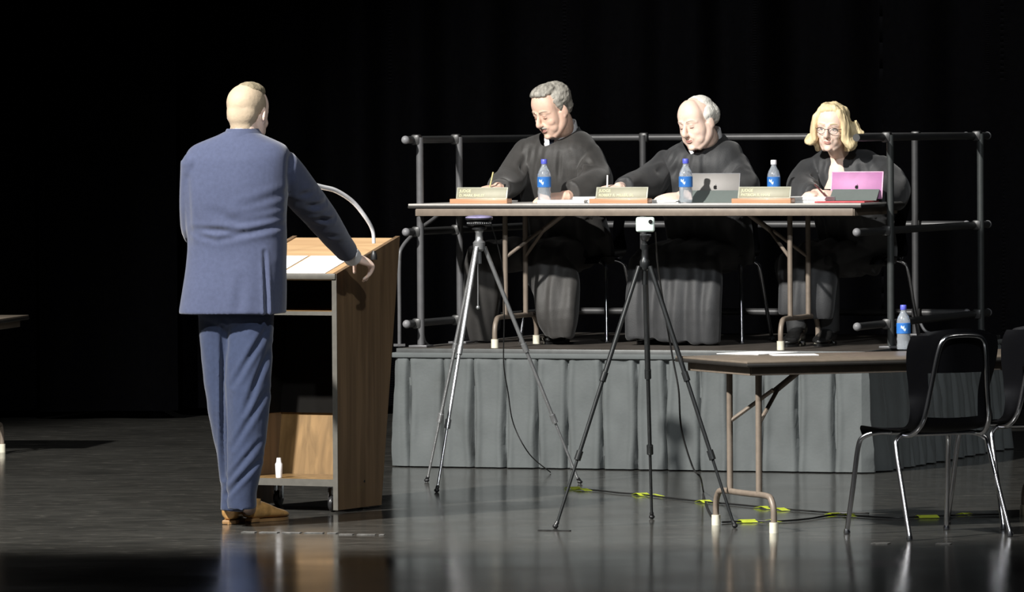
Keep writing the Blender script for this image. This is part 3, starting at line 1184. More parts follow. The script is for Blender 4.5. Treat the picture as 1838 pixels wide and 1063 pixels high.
for px, py, w, hw, lab in ((520, 956, 170, 0.018, 'worn white tape line on the floor just in front of the man\'s shoes'),
                       (650, 960, 80, 0.015, 'short worn white tape line on the floor in front of the lectern'),
                       (1581, 976, 30, 0.040, 'short white tape mark left of the chair\'s rear leg'),
                       (1694, 977, 26, 0.036, 'faint white tape mark between the chair\'s rear legs'),
                       (995, 953, 58, 0.010, 'thin dark tape mark under the left foot of the black tripod')):
    p0, p1 = on(px - w / 2, py), on(px + w / 2, py + w * 0.012)
    bm = NB()
    d = p1 - p0
    dn = V((-d.y, d.x, 0)).normalized()
    n = max(4, int(w / 8))
    top, bot = [], []
    for i in range(n + 1):
        q = p0 + d * (i / n)
        q.z = 0.0022
        j = hw * (0.7 + 0.6 * random.random())
        top.append(q + dn * j)
        bot.append(q - dn * j)
    for i in range(n):
        if 'worn' in lab and i % 5 == 3:
            continue
        prism(bm, (bot[i], bot[i + 1], top[i + 1], top[i]), (0, 0, 1), -0.0015, 0.0015)
    tag(obj('tape', bm, M_CABLE if 'dark' in lab else M_WTAPE, smooth=False), lab, 'tape')

# ================================================================== THINGS ON THE JUDGES' TABLE


def tM(px, b, rz=0.0, z=TZ):
    """matrix on the table top: riser axes, at pixel column px, depth b"""
    p = rb(px, 366, b)
    p.z = z
    return Matrix.Translation(p) @ RM.to_3x3().to_4x4() @ Matrix.Rotation(rz, 4, 'Z')


def nameplate(px, l1, l2, label, s=1.0):
    b = TB0 + 0.06
    N = thing('nameplate', label, 'nameplate', tM(px, b), 'nameplates along the table edge')
    bm = NB()
    box(bm, (0, 0, 0.0125), (0.315 * s, 0.075, 0.025), bevel=0.004)
    obj('wooden_base', bm, M_PWOOD, N)
    Mt = Matrix.Translation((0.004, 0.0, 0.024)) @ Matrix.Rotation(rad(-18), 4, 'X')
    bm = NB()
    box(bm, (0, 0, 0.031), (0.280 * s, 0.006, 0.062), bevel=0.0015)
    bmesh.ops.transform(bm, matrix=Mt, verts=bm.verts)
    obj('plaque_frame', bm, M_PLQEDGE, N)
    bm = NB()
    box(bm, (0, -0.0035, 0.031), (0.266 * s, 0.003, 0.052), bevel=0.001)
    bmesh.ops.transform(bm, matrix=Mt, verts=bm.verts)
    pl = obj('plaque', bm, M_PLAQUE, N)
    for txt, x, z, sz in ((l1, -0.122 * s, 0.034, 0.021), (l2, -0.122 * s, 0.011, 0.019)):
        cu = bpy.data.curves.new('lettering', 'FONT')
        cu.body = txt
        cu.size = sz
        cu.extrude = 0.0006
        cu.offset = 0.0004
        cu.materials.append(M_LETTER)
        ot = bpy.data.objects.new('lettering_curve', cu)
        COL.objects.link(ot)
        dg = bpy.context.evaluated_depsgraph_get()
        mt_ = bpy.data.meshes.new_from_object(ot.evaluated_get(dg))
        bpy.data.objects.remove(ot)
        o = bpy.data.objects.new('lettering', mt_)
        COL.objects.link(o)
        o.parent = pl
        o.matrix_local = Mt @ Matrix.Translation((x, -0.0058, z)) @ Matrix.Rotation(PI / 2, 4, 'X')
    return N


nameplate(863, 'JUDGE', 'D. MARK BAILEY', 'nameplate on the left end of the long table, above the grey tripod')
nameplate(1114, 'JUDGE', 'ROBERT R. MILLER, SR.', 'nameplate in the middle of the long table, just above the small pale camera')
nameplate(1370, 'JUDGE', 'PATRICIA R. HAAS', 'nameplate between the silver laptop and the pink tablet')


def bottle(M, label, cap_m, s=1.0):
    B = thing('water_bottle', label, 'bottle', M @ Matrix.Scale(s, 4), 'small plastic water bottles')
    bm = NB()
    lathe(bm, [(0.024, 0), (0.031, 0.004), (0.0325, 0.02), (0.0305, 0.035), (0.0325, 0.05), (0.0305, 0.065), (0.032, 0.08), (0.032, 0.125), (0.0315, 0.137), (0.026, 0.155),
               (0.0165, 0.172), (0.0125, 0.182), (0.0125, 0.195)], (0, 0, 0), 28)
    obj('bottle_body', bm, M_PET, B)
    bm = NB()
    lathe(bm, [(0.0324, 0.076), (0.0334, 0.077), (0.0334, 0.125), (0.0324, 0.126)], (0, 0, 0), 28)
    lb = obj('label_wrap', bm, M_LABEL, B)
    bm = NB()
    for a0, z, w in ((-PI / 2 - 0.2, 0.106, 0.5), (-PI / 2 + 0.1, 0.096, 0.35)):
        n = 8
        vs = []
        for i in range(n + 1):
            a = a0 - w / 2 + w * i / n
            for dz in (-0.006, 0.006):
                vs.append(bm.verts.new((0.0338 * math.cos(a), 0.0338 * math.sin(a), z + dz + 0.003 * math.sin(i))))
        for i in range(n):
            bm.faces.new((vs[2 * i], vs[2 * i + 2], vs[2 * i + 3], vs[2 * i + 1]))
    obj('label_mark', bm, M_LABELW, lb)
    bm = NB()
    lathe(bm, [(0.0145, 0.188), (0.015, 0.189), (0.015, 0.208), (0.013, 0.211)], (0, 0, 0), 20)
    obj('cap', bm, cap_m, B)
    return B


bottle(tM(977, 0.28), 'blue-capped water bottle in front of the moustached man', M_BCAP, 1.07)
bottle(tM(1231, 0.25), 'blue-capped water bottle beside the silver laptop', M_BCAP, 1.07)
bottle(tM(1389, 0.60), 'clear-capped water bottle behind the right-hand nameplate', M_WCAP, 1.02)
pw = on(1622, 628, 0.741)
bottle(Matrix.Translation(pw), 'blue-capped water bottle on the small table, left of the black chair', M_BCAP, 0.95)


def logo(parent, M, s):
    bm = NB()
    P = []
    for i in range(28):
        a = 2 * PI * i / 28
        r = 1.0 - 0.10 * abs(math.cos(a)) ** 6
        x, y = r * math.cos(a) * 0.92, r * math.sin(a)
        if y > 0.7:
            y -= 0.16 * (1 - min(1, abs(x) / 0.35))
        if y < -0.8:
            y += 0.1 * (1 - min(1, abs(x) / 0.3))
        if x > 0.55:
            x -= 0.38 * max(0, 1 - abs(y - 0.1) / 0.42)
        P.append(M @ V((x * s, 0, y * s)))
    prism(bm, P, M.to_3x3() @ V((0, -1, 0)), 0, 0.0008)
    leaf = [M @ V((x * s, 0, z * s)) for x, z in ((0.0, 1.0), (0.05, 1.3), (0.32, 1.55), (0.30, 1.2))]
    prism(bm, leaf, M.to_3x3() @ V((0, -1, 0)), 0, 0.0008)
    obj('logo', bm, M_LOGO, parent, smooth=False)


# silver laptop
lp = thing('laptop', 'open silver laptop on a grey-green stand in front of the white-haired man', 'laptop', tM(1283, 0.42, rad(4)))
bm = NB()
Ml = Matrix.Translation((0, 0.0, 0.010)) @ Matrix.Rotation(rad(-14), 4, 'X') @ Matrix.Diagonal((0.97, 1, 0.91, 1))
box(bm, (0, 0, 0.078), (0.26, 0.007, 0.156), bevel=0.003)
bmesh.ops.transform(bm, matrix=Ml, verts=bm.verts)
lid = obj('screen_lid', bm, M_SILVER, lp)
bm = NB()
box(bm, (0, 0, 0.155), (0.262, 0.009, 0.004), bevel=0.001)
for x in (-0.130, 0.130):
    box(bm, (x, 0, 0.078), (0.004, 0.009, 0.156), bevel=0.001)
bmesh.ops.transform(bm, matrix=Ml, verts=bm.verts)
obj('lid_rim', bm, M_CAP, lid)
logo(lid, Ml @ Matrix.Translation((0, -0.0036, 0.075)), 0.012)
bm = NB()
box(bm, (0, 0.13, 0.006), (0.26, 0.2, 0.010), bevel=0.003)
obj('keyboard_base', bm, M_SILVER, lp)
bm = NB()
prism(bm, [(0, -0.075, 0.0), (0, -0.004, 0.062), (0, 0.004, 0.058), (0, -0.060, 0.0)], (1, 0, 0), -0.132, 0.132)
obj('stand_flap', bm, M_GREYKB, lp, smooth=False, label='grey-green folded cover flap')

# pink tablet
tb = thing('tablet', 'pink tablet propped on a grey folding cover in front of the blond woman', 'tablet', tM(1537, 0.42, rad(3), TZ + 0.010))
bm = NB()
Ml = Matrix.Translation((0, 0, 0.006)) @ Matrix.Rotation(rad(-14), 4, 'X') @ Matrix.Diagonal((1.03, 1, 0.91, 1))
box(bm, (0, 0, 0.078), (0.258, 0.007, 0.156), bevel=0.003)
bmesh.ops.transform(bm, matrix=Ml, verts=bm.verts)
bd = obj('tablet_back', bm, M_PINK, tb)
bm = NB()
box(bm, (0, 0, 0.155), (0.262, 0.009, 0.006), bevel=0.001)
for x in (-0.129, 0.129):
    box(bm, (x, 0, 0.078), (0.006, 0.009, 0.156), bevel=0.001)
bmesh.ops.transform(bm, matrix=Ml, verts=bm.verts)
obj('tablet_rim', bm, M_PINKEDGE, bd)
logo(bd, Ml @ Matrix.Translation((0, -0.0036, 0.068)), 0.011)
bm = NB()
prism(bm, [(0, -0.075, 0.0), (0, -0.004, 0.056), (0, 0.004, 0.052), (0, -0.060, 0.0)], (1, 0, 0), -0.122, 0.122)
obj('cover_flap', bm, M_GREYKB, tb, smooth=False, label='grey folded cover flap')
bm = NB()
box(bm, (0, 0, 0.005), (0.26, 0.30, 0.008), bevel=0.002)
rf = obj('folder', bm, M_REDF)
rf.matrix_world = tM(1520, 0.31, rad(3), TZ)
tag(rf, 'red folder lying under the pink tablet', 'folder')

for px, b, w, d, h, rz, lab in (
        (1010, 0.33, 0.24, 0.20, 0.016, 0.25, 'thick white stack of papers in front of the moustached man, right of his bottle'),
        (1050, 0.55, 0.30, 0.22, 0.030, -0.3, 'white papers behind the middle nameplate, left of the white-haired man\'s pen hand'),
        (880, 0.47, 0.22, 0.28, 0.010, 0.1, 'white paper under the moustached man\'s writing hand behind the left nameplate'),
        (1100, 0.50, 0.22, 0.28, 0.008, 0.1, 'white paper under the white-haired man\'s writing hand'),
        (1195, 0.32, 0.20, 0.24, 0.016, 0.05, 'printed white papers right of the middle nameplate'),
        (1458, 0.36, 0.25, 0.28, 0.030, -0.06, 'white stack of papers under the woman\'s hands')):
    o = sheet('paper', lab, 'paper', tM(px, b, rz, TZ), w, d, h, M_PAPER, 'papers on the long table')

# paper on the small table
o = sheet('paper', 'white sheet catching the light on the small brown table', 'paper',
          Matrix.Translation(on(1360, 634.5, 0.742)) @ SM.to_3x3().to_4x4(), 0.30, 0.23, 0.003, M_PAPER, None, 0.5)
o = sheet('paper', 'second white sheet on the small brown table, farther right', 'paper',
          Matrix.Translation(on(1425, 637.5, 0.742)) @ SM.to_3x3().to_4x4(), 0.20, 0.14, 0.003, M_PAPER, None, -0.3)


# ================================================================== PEOPLE
def head_M(c, az, pit, rl=0.0, k=1.0):
    return Matrix.Translation(c) @ Matrix.Rotation(az, 4, 'Z') @ Matrix.Rotation(-pit, 4, 'X') @ Matrix.Rotation(rl, 4, 'Y') @ Matrix.Scale(k, 4)


def xf(bm, vs, M):
    bmesh.ops.transform(bm, matrix=M, verts=vs)


def add_head(bm, M, jaw=1.0, lid=0.8, nose=1.0):
    vs = []
    vs += ball(bm, (0, -0.014, 0.042), (0.0745, 0.096, 0.084), seg=32, rings=20)
    vs += tube(bm, [(0, 0.012, 0.112), (0, 0.026, 0.088), (0, 0.037, 0.055), (0, 0.040, 0.02), (0, 0.040, -0.02), (0, 0.043, -0.055), (0, 0.052, -0.085), (0, 0.060, -0.112)],
               [(0.030, 0.026), (0.054, 0.046), (0.067, 0.054), (0.067, 0.051), (0.063 * jaw, 0.050), (0.057 * jaw, 0.048), (0.045 * jaw, 0.038), (0.026, 0.022)], side=(1, 0, 0), seg=28, sub=4, power=0.92)
    # back of jaw
    for s in (-1, 1):
        vs += tube(bm, [(s * 0.058, 0.0, 0.0), (s * 0.055 * jaw, 0.008, -0.045), (s * 0.044 * jaw, 0.035, -0.078), (s * 0.02, 0.062, -0.104)],
                   [(0.018, 0.03), (0.018, 0.028), (0.017, 0.022), (0.016, 0.018)], side=(1, 0, 0), seg=14)
        vs += ball(bm, (s * 0.036, 0.060, -0.024), (0.027, 0.025, 0.028))       # cheek
        vs += ball(bm, (s * 0.030 * jaw, 0.052, -0.056), (0.027 * jaw, 0.030, 0.034))       # lower cheek
        vs += tube(bm, [(s * 0.056, 0.066, 0.022), (s * 0.034, 0.084, 0.031), (s * 0.010, 0.091, 0.029)], [0.007, 0.0085, 0.008], seg=12)  # brow
        vs += ball(bm, (s * 0.031, 0.0775, 0.0135 + 0.002 * lid), (0.0150, 0.0125 + 0.0025 * lid, 0.0115))   # upper lid
        vs += ball(bm, (s * 0.0315, 0.076, 0.001), (0.0150, 0.0125, 0.008))     # lower lid bag
        # ear
        E = Matrix.Rotation(s * rad(18), 4, 'Z') @ Matrix.Rotation(rad(-12), 4, 'X')
        vs += ball(bm, (s * 0.0775, -0.006, 0.002), (0.0085, 0.0175, 0.031), E)
        vs += ball(bm, (s * 0.0750, -0.001, -0.024), (0.007, 0.010, 0.012))
        vs += ball(bm, (s * 0.010, 0.103, -0.030), (0.0085 * nose, 0.010, 0.008))   # nostril wing
        vs += tube(bm, [(s * 0.012, 0.094, -0.032), (s * 0.026, 0.082, -0.052)], [0.007, 0.009], seg=10)
    vs += tube(bm, [(0, 0.088, 0.028), (0, 0.097, 0.008), (0, 0.107, -0.012), (0, 0.113, -0.026), (0, 0.104, -0.034)],
               [(0.008, 0.008), (0.0085, 0.009), (0.0125 * nose, 0.013), (0.015 * nose, 0.013), (0.012 * nose, 0.010)], side=(1, 0, 0), seg=16)
    # muzzle + chin
    vs += ball(bm, (0, 0.074, -0.056), (0.034, 0.022, 0.024))
    vs += ball(bm, (0, 0.080, -0.097), (0.021, 0.016, 0.015))
    xf(bm, vs, M)


def face_parts(body, M, lip_m=M_LIP, brow_m=None, eye_open=0.5, gaze=-0.5):
    for s in (-1, 1):
        bm = NB()
        ball(bm, (s * 0.031, 0.0755 + 0.0035 * eye_open, 0.0062), (0.0125, 0.0125, 0.0056 + 0.004 * eye_open))
        xf(bm, bm.verts, M)
        e = obj('eye', bm, M_EYE, body, world=True)
        if eye_open < 0.25:
            bm = NB()
            tube(bm, [(s * 0.018, 0.0870, 0.0020), (s * 0.026, 0.0895, 0.0008), (s * 0.036, 0.0885, 0.0008), (s * 0.044, 0.0830, 0.0025)], [0.0006, 0.0016, 0.0016, 0.0006], seg=8)
            xf(bm, bm.verts, M)
            obj('eyelashes', bm, M_LASH, e, world=True)
            continue_iris = False
        else:
            continue_iris = True
        bm = NB()
        ball(bm, (s * 0.031, 0.0855 + 0.0040 * eye_open, 0.0060 + 0.003 * gaze), (0.0052, 0.0030, 0.0040), seg=14, rings=8)
        xf(bm, bm.verts, M)
        if continue_iris:
            obj('iris', bm, M_IRIS, e, world=True)
        else:
            bm.free()
        if brow_m:
            bm = NB()
            tube(bm, [(s * 0.057, 0.070, 0.0265), (s * 0.038, 0.090, 0.0365), (s * 0.015, 0.0985, 0.033)], [(0.001, 0.0015), (0.002, 0.003), (0.002, 0.003)], seg=10)
            xf(bm, bm.verts, M)
            obj('eyebrow', bm, brow_m, body, world=True)
    bm = NB()
    tube(bm, [(-0.0235, 0.084, -0.0605), (-0.012, 0.0945, -0.0575), (0, 0.0965, -0.0590), (0.012, 0.0945, -0.0575), (0.0235, 0.084, -0.0605)],
         [0.0015, 0.0030, 0.0028, 0.0030, 0.0015], seg=10)
    tube(bm, [(-0.022, 0.084, -0.0620), (-0.010, 0.0935, -0.0655), (0.010, 0.0935, -0.0655), (0.022, 0.084, -0.0620)], [0.0015, 0.0034, 0.0034, 0.0015], seg=10)
    xf(bm, bm.verts, M)
    obj('lips', bm, lip_m, body, world=True)


def add_hand(bm, wrist, d, dorsal, thumb_side, curl=(25, 35, 25), k=1.0, spread=4.0, thumb_curl=20, fing=None):
    """d: wrist->fingers, dorsal: back of hand normal, thumb_side +1/-1 along x=d x dorsal"""
    y = V(d).normalized()
    z = V(dorsal)
    z = (z - y * z.dot(y)).normalized()
    x = y.cross(z)
    M = Matrix((x, y, z)).transposed().to_4x4()
    M.translation = V(wrist)
    M = M @ Matrix.Scale(k, 4)
    vs = []
    ts = thumb_side
    vs += tube(bm, [(0, -0.03, 0), (0, 0.0, 0), (0, 0.03, 0.001), (0, 0.06, 0.002), (0, 0.088, 0.0), (0, 0.095, -0.001)],
               [(0.026, 0.020), (0.027, 0.019), (0.036, 0.017), (0.041, 0.0155), (0.041, 0.013), (0.036, 0.010)], side=(1, 0, 0), seg=20, power=0.85)
    L = [(0.030, 0.040, 0.024, 0.021), (0.010, 0.045, 0.027, 0.022), (-0.011, 0.041, 0.026, 0.021), (-0.031, 0.032, 0.020, 0.019)]
    for i, (fx, l1, l2, l3) in enumerate(L):
        cu = curl if fing is None else fing[i]
        a0 = rad(spread * (1.5 - i)) * ts
        p = V((fx * ts, 0.088, 0.0))
        ang = 0
        pts = [p + V((0, -0.012, 0)), p]
        for l, c_ in zip((l1, l2, l3), cu):
            ang += rad(c_)
            dirv = V((math.sin(a0) * math.cos(ang), math.cos(a0) * math.cos(ang), -math.sin(ang)))
            p = p + dirv * l
            pts.append(p)
        vs += tube(bm, pts, [0.0100, 0.0100, 0.0090, 0.0082, 0.0068], seg=12, sub=3)
        vs += ball(bm, pts[-1], 0.0070, seg=10, rings=8)
    c1 = rad(38 - thumb_curl * 0.4)
    pts = [V((0.020 * ts, 0.012, -0.004)), V((0.040 * ts, 0.040, -0.012)),
           V((0.056 * ts, 0.066, -0.018 - 0.0004 * thumb_curl)), V((0.060 * ts, 0.092, -0.024 - 0.0009 * thumb_curl))]
    vs += tube(bm, pts, [0.015, 0.0135, 0.0100, 0.0082], seg=12, sub=3)
    vs += ball(bm, pts[-1], 0.0083, seg=10, rings=8)
    xf(bm, vs, M)


def limb(bm, pts, rads, seg=18):
    tube(bm, pts, rads, seg=seg, sub=4)
    ball(bm, pts[0], rads[0] if not hasattr(rads[0], '__len__') else min(rads[0]), seg=14, rings=10)
    ball(bm, pts[-1], rads[-1] if not hasattr(rads[-1], '__len__') else min(rads[-1]), seg=14, rings=10)


def shoe(name, heel, d, m, sole_m, parent, L=0.30, w=0.050, h=0.085, label=None):
    d = V((d[0], d[1], 0)).normalized()
    x = V((d.y, -d.x, 0))
    M = Matrix((x, d, V((0, 0, 1)))).transposed().to_4x4()
    M.translation = V(heel)
    bm = NB()
    s = L / 0.30
    tube(bm, [(0, 0.004 * s, 0.05), (0, 0.03 * s, 0.055), (0, 0.08 * s, 0.055), (0, 0.13 * s, 0.050), (0, 0.19 * s, 0.038), (0, 0.25 * s, 0.030), (0, 0.295 * s, 0.022)],
         [(0.026, 0.030), (0.037, 0.038), (0.038, 0.042), (0.041, 0.034), (0.047, 0.024), (0.042, 0.017), (0.016, 0.008)], side=(1, 0, 0), seg=20, power=0.9)
    tube(bm, [(0, 0.045 * s, 0.06), (0, 0.045 * s, 0.105)], [(0.036, 0.042), (0.040, 0.046)], side=(1, 0, 0), seg=18)
    bmesh.ops.transform(bm, matrix=M, verts=bm.verts)
    me = remesh(bm, 0.005, 3)
    o = world_mesh(name, me, m, parent, label)
    bm = NB()
    P = []
    for i in range(28):
        t_ = i / 28 * 2 * PI
        yy = 0.150 * s - 0.150 * s * math.cos(t_)
        u = yy / (0.30 * s)
        wd = 0.036 + 0.016 * math.exp(-((u - 0.68) / 0.2) ** 2) - 0.006 * math.exp(-((u - 0.4) / 0.12) ** 2)
        P.append(V((wd * math.sin(t_) ** 1 if abs(math.sin(t_)) < 0.75 else wd * math.copysign(0.75 + (abs(math.sin(t_)) - 0.75) * 0.8, math.sin(t_)), yy, 0)))
    prism(bm, P, (0, 0, 1), 0.001, 0.014)
    box(bm, (0, 0.035 * s, 0.010), (0.062, 0.065 * s, 0.018), bevel=0.004)
    bmesh.ops.transform(bm, matrix=M, verts=bm.verts)
    obj('sole', bm, sole_m, o, world=True)
    return o


# ------------------------------------------------------------------ standing man
MY = 27.62
BETA = rad(14)
mf = V((math.sin(BETA), math.cos(BETA), 0))
mr = V((math.cos(BETA), -math.sin(BETA), 0))
SM_ = FPX / MY
man = thing('person', 'person standing with the back to us in a navy suit, one hand on the lectern', 'person', Matrix.Translation(V((at(430, 930, MY).x, MY, 0))))
mp = lambda px, py, dy=0.0: at(px, py, MY + dy)
HMm = head_M(mp(445, 207, 0.02), -rad(24), rad(8), 0, 1.07)
bm = NB()
add_head(bm, HMm)
neck0 = mp(437, 262, -0.01)
limb(bm, [HMm @ V((0, -0.025, -0.01)), HMm @ V((0, -0.028, -0.07)), neck0, mp(432, 300, 0)], [(0.060), (0.062), 0.066, 0.07])
for s in (0,):
    tube(bm, [mp(430, 285), mp(427, 340), mp(425, 430), mp(424, 500), mp(423, 570)], [(0.17, 0.09), (0.17, 0.11), (0.155, 0.105), (0.16, 0.11), (0.165, 0.11)], side=mr, seg=24)
# arms
shR, elR, wrR = mp(510, 296, 0.0), mp(574, 386, 0.32), mp(632, 461, 0.78)
limb(bm, [shR, elR, wrR], [0.055, 0.045, 0.030])
shL, elL, wrL = mp(352, 296, 0.02), mp(352, 412, 0.10), mp(395, 448, 0.42)
limb(bm, [shL, elL, wrL], [0.055, 0.045, 0.030])
# right hand gripping the lectern edge
hd = (at(668, 474, MY + 0.86) - wrR).normalized()
add_hand(bm, wrR + hd * 0.015, hd, V((0.25, -0.35, 0.9)), -1, k=1.05,
         fing=[(20, 25, 10), (45, 30, 10), (62, 35, 10), (78, 30, 12)], thumb_curl=60)
add_hand(bm, wrL, V((0.3, 0.9, 0.05)), V((0, 0, 1)), 1, k=1.0, curl=(20, 30, 20))
# legs
hipL, knL, anL = mp(390, 565, 0.04), mp(397, 740, 0.06), mp(413, 895, 0.08)
hipR, knR, anR = mp(452, 565, 0.0), mp(446, 740, -0.03), mp(445, 897, -0.02)
limb(bm, [hipL, knL, anL], [0.060, 0.040, 0.028])
limb(bm, [hipR, knR, anR], [0.065, 0.042, 0.030])
for an, hl, dr in ((anL, on(411, 941), V((0.10, 1, 0))), (anR, on(437, 938), V((0.60, 0.80, 0)))):
    dn = dr.normalized()
    hl.z = 0
    limb(bm, [an, hl + dn * 0.05 + V((0, 0, 0.05)), hl + dn * 0.17 + V((0, 0, 0.035))], [0.036, 0.032, 0.022])
me = remesh(bm, 0.0045, 5)
mbody = world_mesh('body', me, M_SKIN2, man)
# hair
bm = NB()
ball(bm, (0, -0.020, 0.045), (0.0785, 0.0965, 0.082), seg=28, rings=18)
ball(bm, (0, -0.050, 0.005), (0.068, 0.060, 0.075))
tube(bm, [(0, -0.05, -0.01), (0, -0.052, -0.05), (0, -0.05, -0.075)], [(0.055, 0.045), (0.050, 0.038), (0.045, 0.03)], side=(1, 0, 0), seg=20)
xf(bm, bm.verts, HMm)
me = remesh(bm, 0.005, 12)
displace(me, lambda c, n: 0.0006 * noise.noise(c * 150))
hr_ = world_mesh('hair', me, M_HAIR_SANDY, man, 'close-cropped sandy hair')
bm = NB()
ball(bm, (0.008, 0.000, 0.102), (0.056, 0.074, 0.036), seg=24, rings=14)
ball(bm, (0.018, -0.030, 0.096), (0.040, 0.045, 0.028), seg=24, rings=14)
xf(bm, bm.verts, HMm)
me = remesh(bm, 0.004, 2)
displace(me, lambda c, n: 0.0022 * noise.noise(V((c.x * 70, c.y * 70, c.z * 40))))
world_mesh('hair_top', me, M_HAIR_TOP, hr_, 'darker longer hair on the crown')

# shirt collar + cuffs
bm = NB()
tube(bm, [mp(438, 240, 0.015), mp(437, 262, 0.0)], [(0.066, 0.064), (0.078, 0.074)], side=mr, seg=28, flat=True)
obj('shirt_collar', bm, M_WHITE, man, world=True)
bm = NB()
cd = (wrR - elR).normalized()
tube(bm, [wrR - cd * 0.05, wrR + cd * 0.008], [0.041, 0.042], seg=22)
obj('shirt_cuff', bm, M_WHITE, man, world=True)

# jacket
bm = NB()
rows = [(237, 435, 30, 0.080, 0.0), (244, 434, 44, 0.090, 0.0), (252, 432, 64, 0.100, 0.0), (261, 429, 84, 0.110, 0.0), (273, 427, 94, 0.120, 0.0), (292, 425, 97, 0.135, 0.0),
        (340, 423, 96, 0.150, 0.0), (390, 424, 92, 0.148, 0.0), (440, 426, 90, 0.142, 0.0), (480, 424, 91, 0.148, 0.0), (520, 421, 94, 0.158, 0.0), (563, 418, 97, 0.168, 0.0)]
tube(bm, [mp(x, y, dy) for y, x, hw, d, dy in rows], [(hw / SM_, d) for y, x, hw, d, dy in rows], side=mr, seg=40, sub=4, power=0.82, flat=True)
# shoulders and sleeves
ball(bm, mp(353, 293, 0.0), (0.066, 0.072, 0.058))
ball(bm, mp(503, 293, 0.0), (0.070, 0.078, 0.062))
tube(bm, [mp(500, 300, 0.0), mp(528, 330, 0.08), mp(556, 366, 0.22), mp(580, 395, 0.36), mp(604, 428, 0.54), mp(622, 452, 0.68)],
     [0.088, 0.084, 0.078, 0.070, 0.060, 0.052], seg=22, sub=4)
tube(bm, [mp(352, 292, 0.0), mp(348, 340, 0.02), mp(347, 385, 0.05), mp(352, 420, 0.12), mp(380, 446, 0.34)],
     [0.070, 0.064, 0.060, 0.058, 0.050], seg=22, sub=4)
me = remesh(bm, 0.0062, 3)


def BKp(px, py):
    """point on the jacket's back"""
    c = mp(px, py)
    return V((c.x, c.y - 0.13, c.z))


cr = crease_fn([
    (BKp(528, 398), BKp(402, 428), 0.014, 0.010), (BKp(440, 415), BKp(348, 411), 0.012, 0.009), (BKp(342, 416), BKp(395, 432), 0.012, 0.005),
    (BKp(528, 384), BKp(425, 404), 0.016, 0.008), (BKp(528, 364), BKp(415, 396), 0.018, 0.007), (BKp(528, 343), BKp(435, 374), 0.020, 0.006),
    (BKp(430, 396), BKp(380, 378), 0.02, 0.004), (BKp(436, 500), BKp(428, 575), 0.022, 0.005), (BKp(500, 480), BKp(504, 575), 0.02, 0.004),
    (BKp(521, 282), BKp(518, 395), 0.013, 0.006), (BKp(337, 320), BKp(341, 440), 0.014, 0.006)], True)
cr_s = crease_fn([(mp(540, 352, 0.0), mp(562, 340, 0.1), 0.014, 0.007), (mp(548, 375, 0.05), mp(585, 362, 0.2), 0.014, 0.008),
    (mp(560, 398, 0.15), mp(600, 392, 0.3), 0.012, 0.008), (mp(566, 385, 0.1), mp(592, 400, 0.3), 0.012, 0.006), (mp(585, 425, 0.3), mp(618, 418, 0.5), 0.012, 0.005)])
vent = crease_fn([(BKp(477, 450), BKp(484, 640), 0.0075, 0.016)], True)


def jack(c, n):
    f = cr_s(c)
    if n.y < -0.05:
        f += max(-0.0085, cr(c) * min(1.0, (-0.05 - n.y) * 3)) + vent(c)
    return f


displace(me, lambda c, n: jack(c, n) + 0.004 * noise.noise(V((c.x * 7, c.y * 7, c.z * 5))))
relax(me, 3)
jk = world_mesh('suit_jacket', me, M_SUIT, man)
bm = NB()
tube(bm, [mp(437, 231, 0.0), mp(436, 241, 0.0), mp(434, 252, 0)], [(0.073, 0.079), (0.086, 0.090), (0.112, 0.100)], side=mr, seg=36, flat=True)
obj('collar', bm, M_SUIT, jk, world=True)

# trousers
bm = NB()
tube(bm, [mp(422, 530), mp(424, 570), mp(426, 592)], [(0.165, 0.12), (0.168, 0.115), (0.13, 0.07)], side=mr, seg=30, power=0.9, flat=True)
tube(bm, [mp(392, 560, 0.03), mp(392, 640, 0.04), mp(401, 740, 0.05), mp(413, 830, 0.07), mp(417, 880, 0.08), mp(416, 917, 0.08)],
     [(0.086, 0.10), (0.076, 0.092), (0.062, 0.075), (0.052, 0.062), (0.050, 0.060), (0.050, 0.064)], side=mr, seg=24)
tube(bm, [mp(450, 560, 0.0), mp(447, 640, -0.02), mp(445, 740, -0.05), mp(440, 830, -0.06), mp(434, 880, -0.05), mp(434, 912, -0.04)],
     [(0.106, 0.105), (0.102, 0.098), (0.092, 0.082), (0.078, 0.068), (0.068, 0.064), (0.066, 0.066)], side=mr, seg=24)
me = remesh(bm, 0.0062, 3)
TF = lambda px, py: V((mp(px, py).x, MY - 0.14, mp(px, py).z))
cr2 = crease_fn(planar=True, creases=[(TF(400, 585), TF(401, 860), 0.009, 0.016), (TF(480, 590), TF(420, 690), 0.012, 0.010), (TF(488, 620), TF(440, 740), 0.012, 0.009), (TF(410, 575), TF(404, 680), 0.01, 0.006),
                 (TF(482, 700), TF(420, 800), 0.012, 0.008), (TF(468, 790), TF(410, 860), 0.010, 0.008), (TF(470, 820), TF(405, 890), 0.010, 0.009),
                 (TF(450, 570), TF(447, 700), 0.03, -0.004)])
displace(me, lambda c, n: cr2(c) + 0.006 * noise.noise(V((c.x * 9, c.y * 9, c.z * 3.2))) + 0.003 * noise.noise(V((c.x * 20 + c.z * 6, c.y * 20, c.z * 12))))
relax(me, 2)
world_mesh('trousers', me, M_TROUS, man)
h = on(411, 942)
shoe('shoe', V((h.x, h.y, 0)), (0.10, 1), M_SHOE, M_SOLE, man, 0.30, label='tan leather shoe')
h = on(440, 939)
shoe('shoe', V((h.x, h.y, 0)), (0.60, 0.80), M_SHOE, M_SOLE, man, 0.30, label='tan leather shoe')


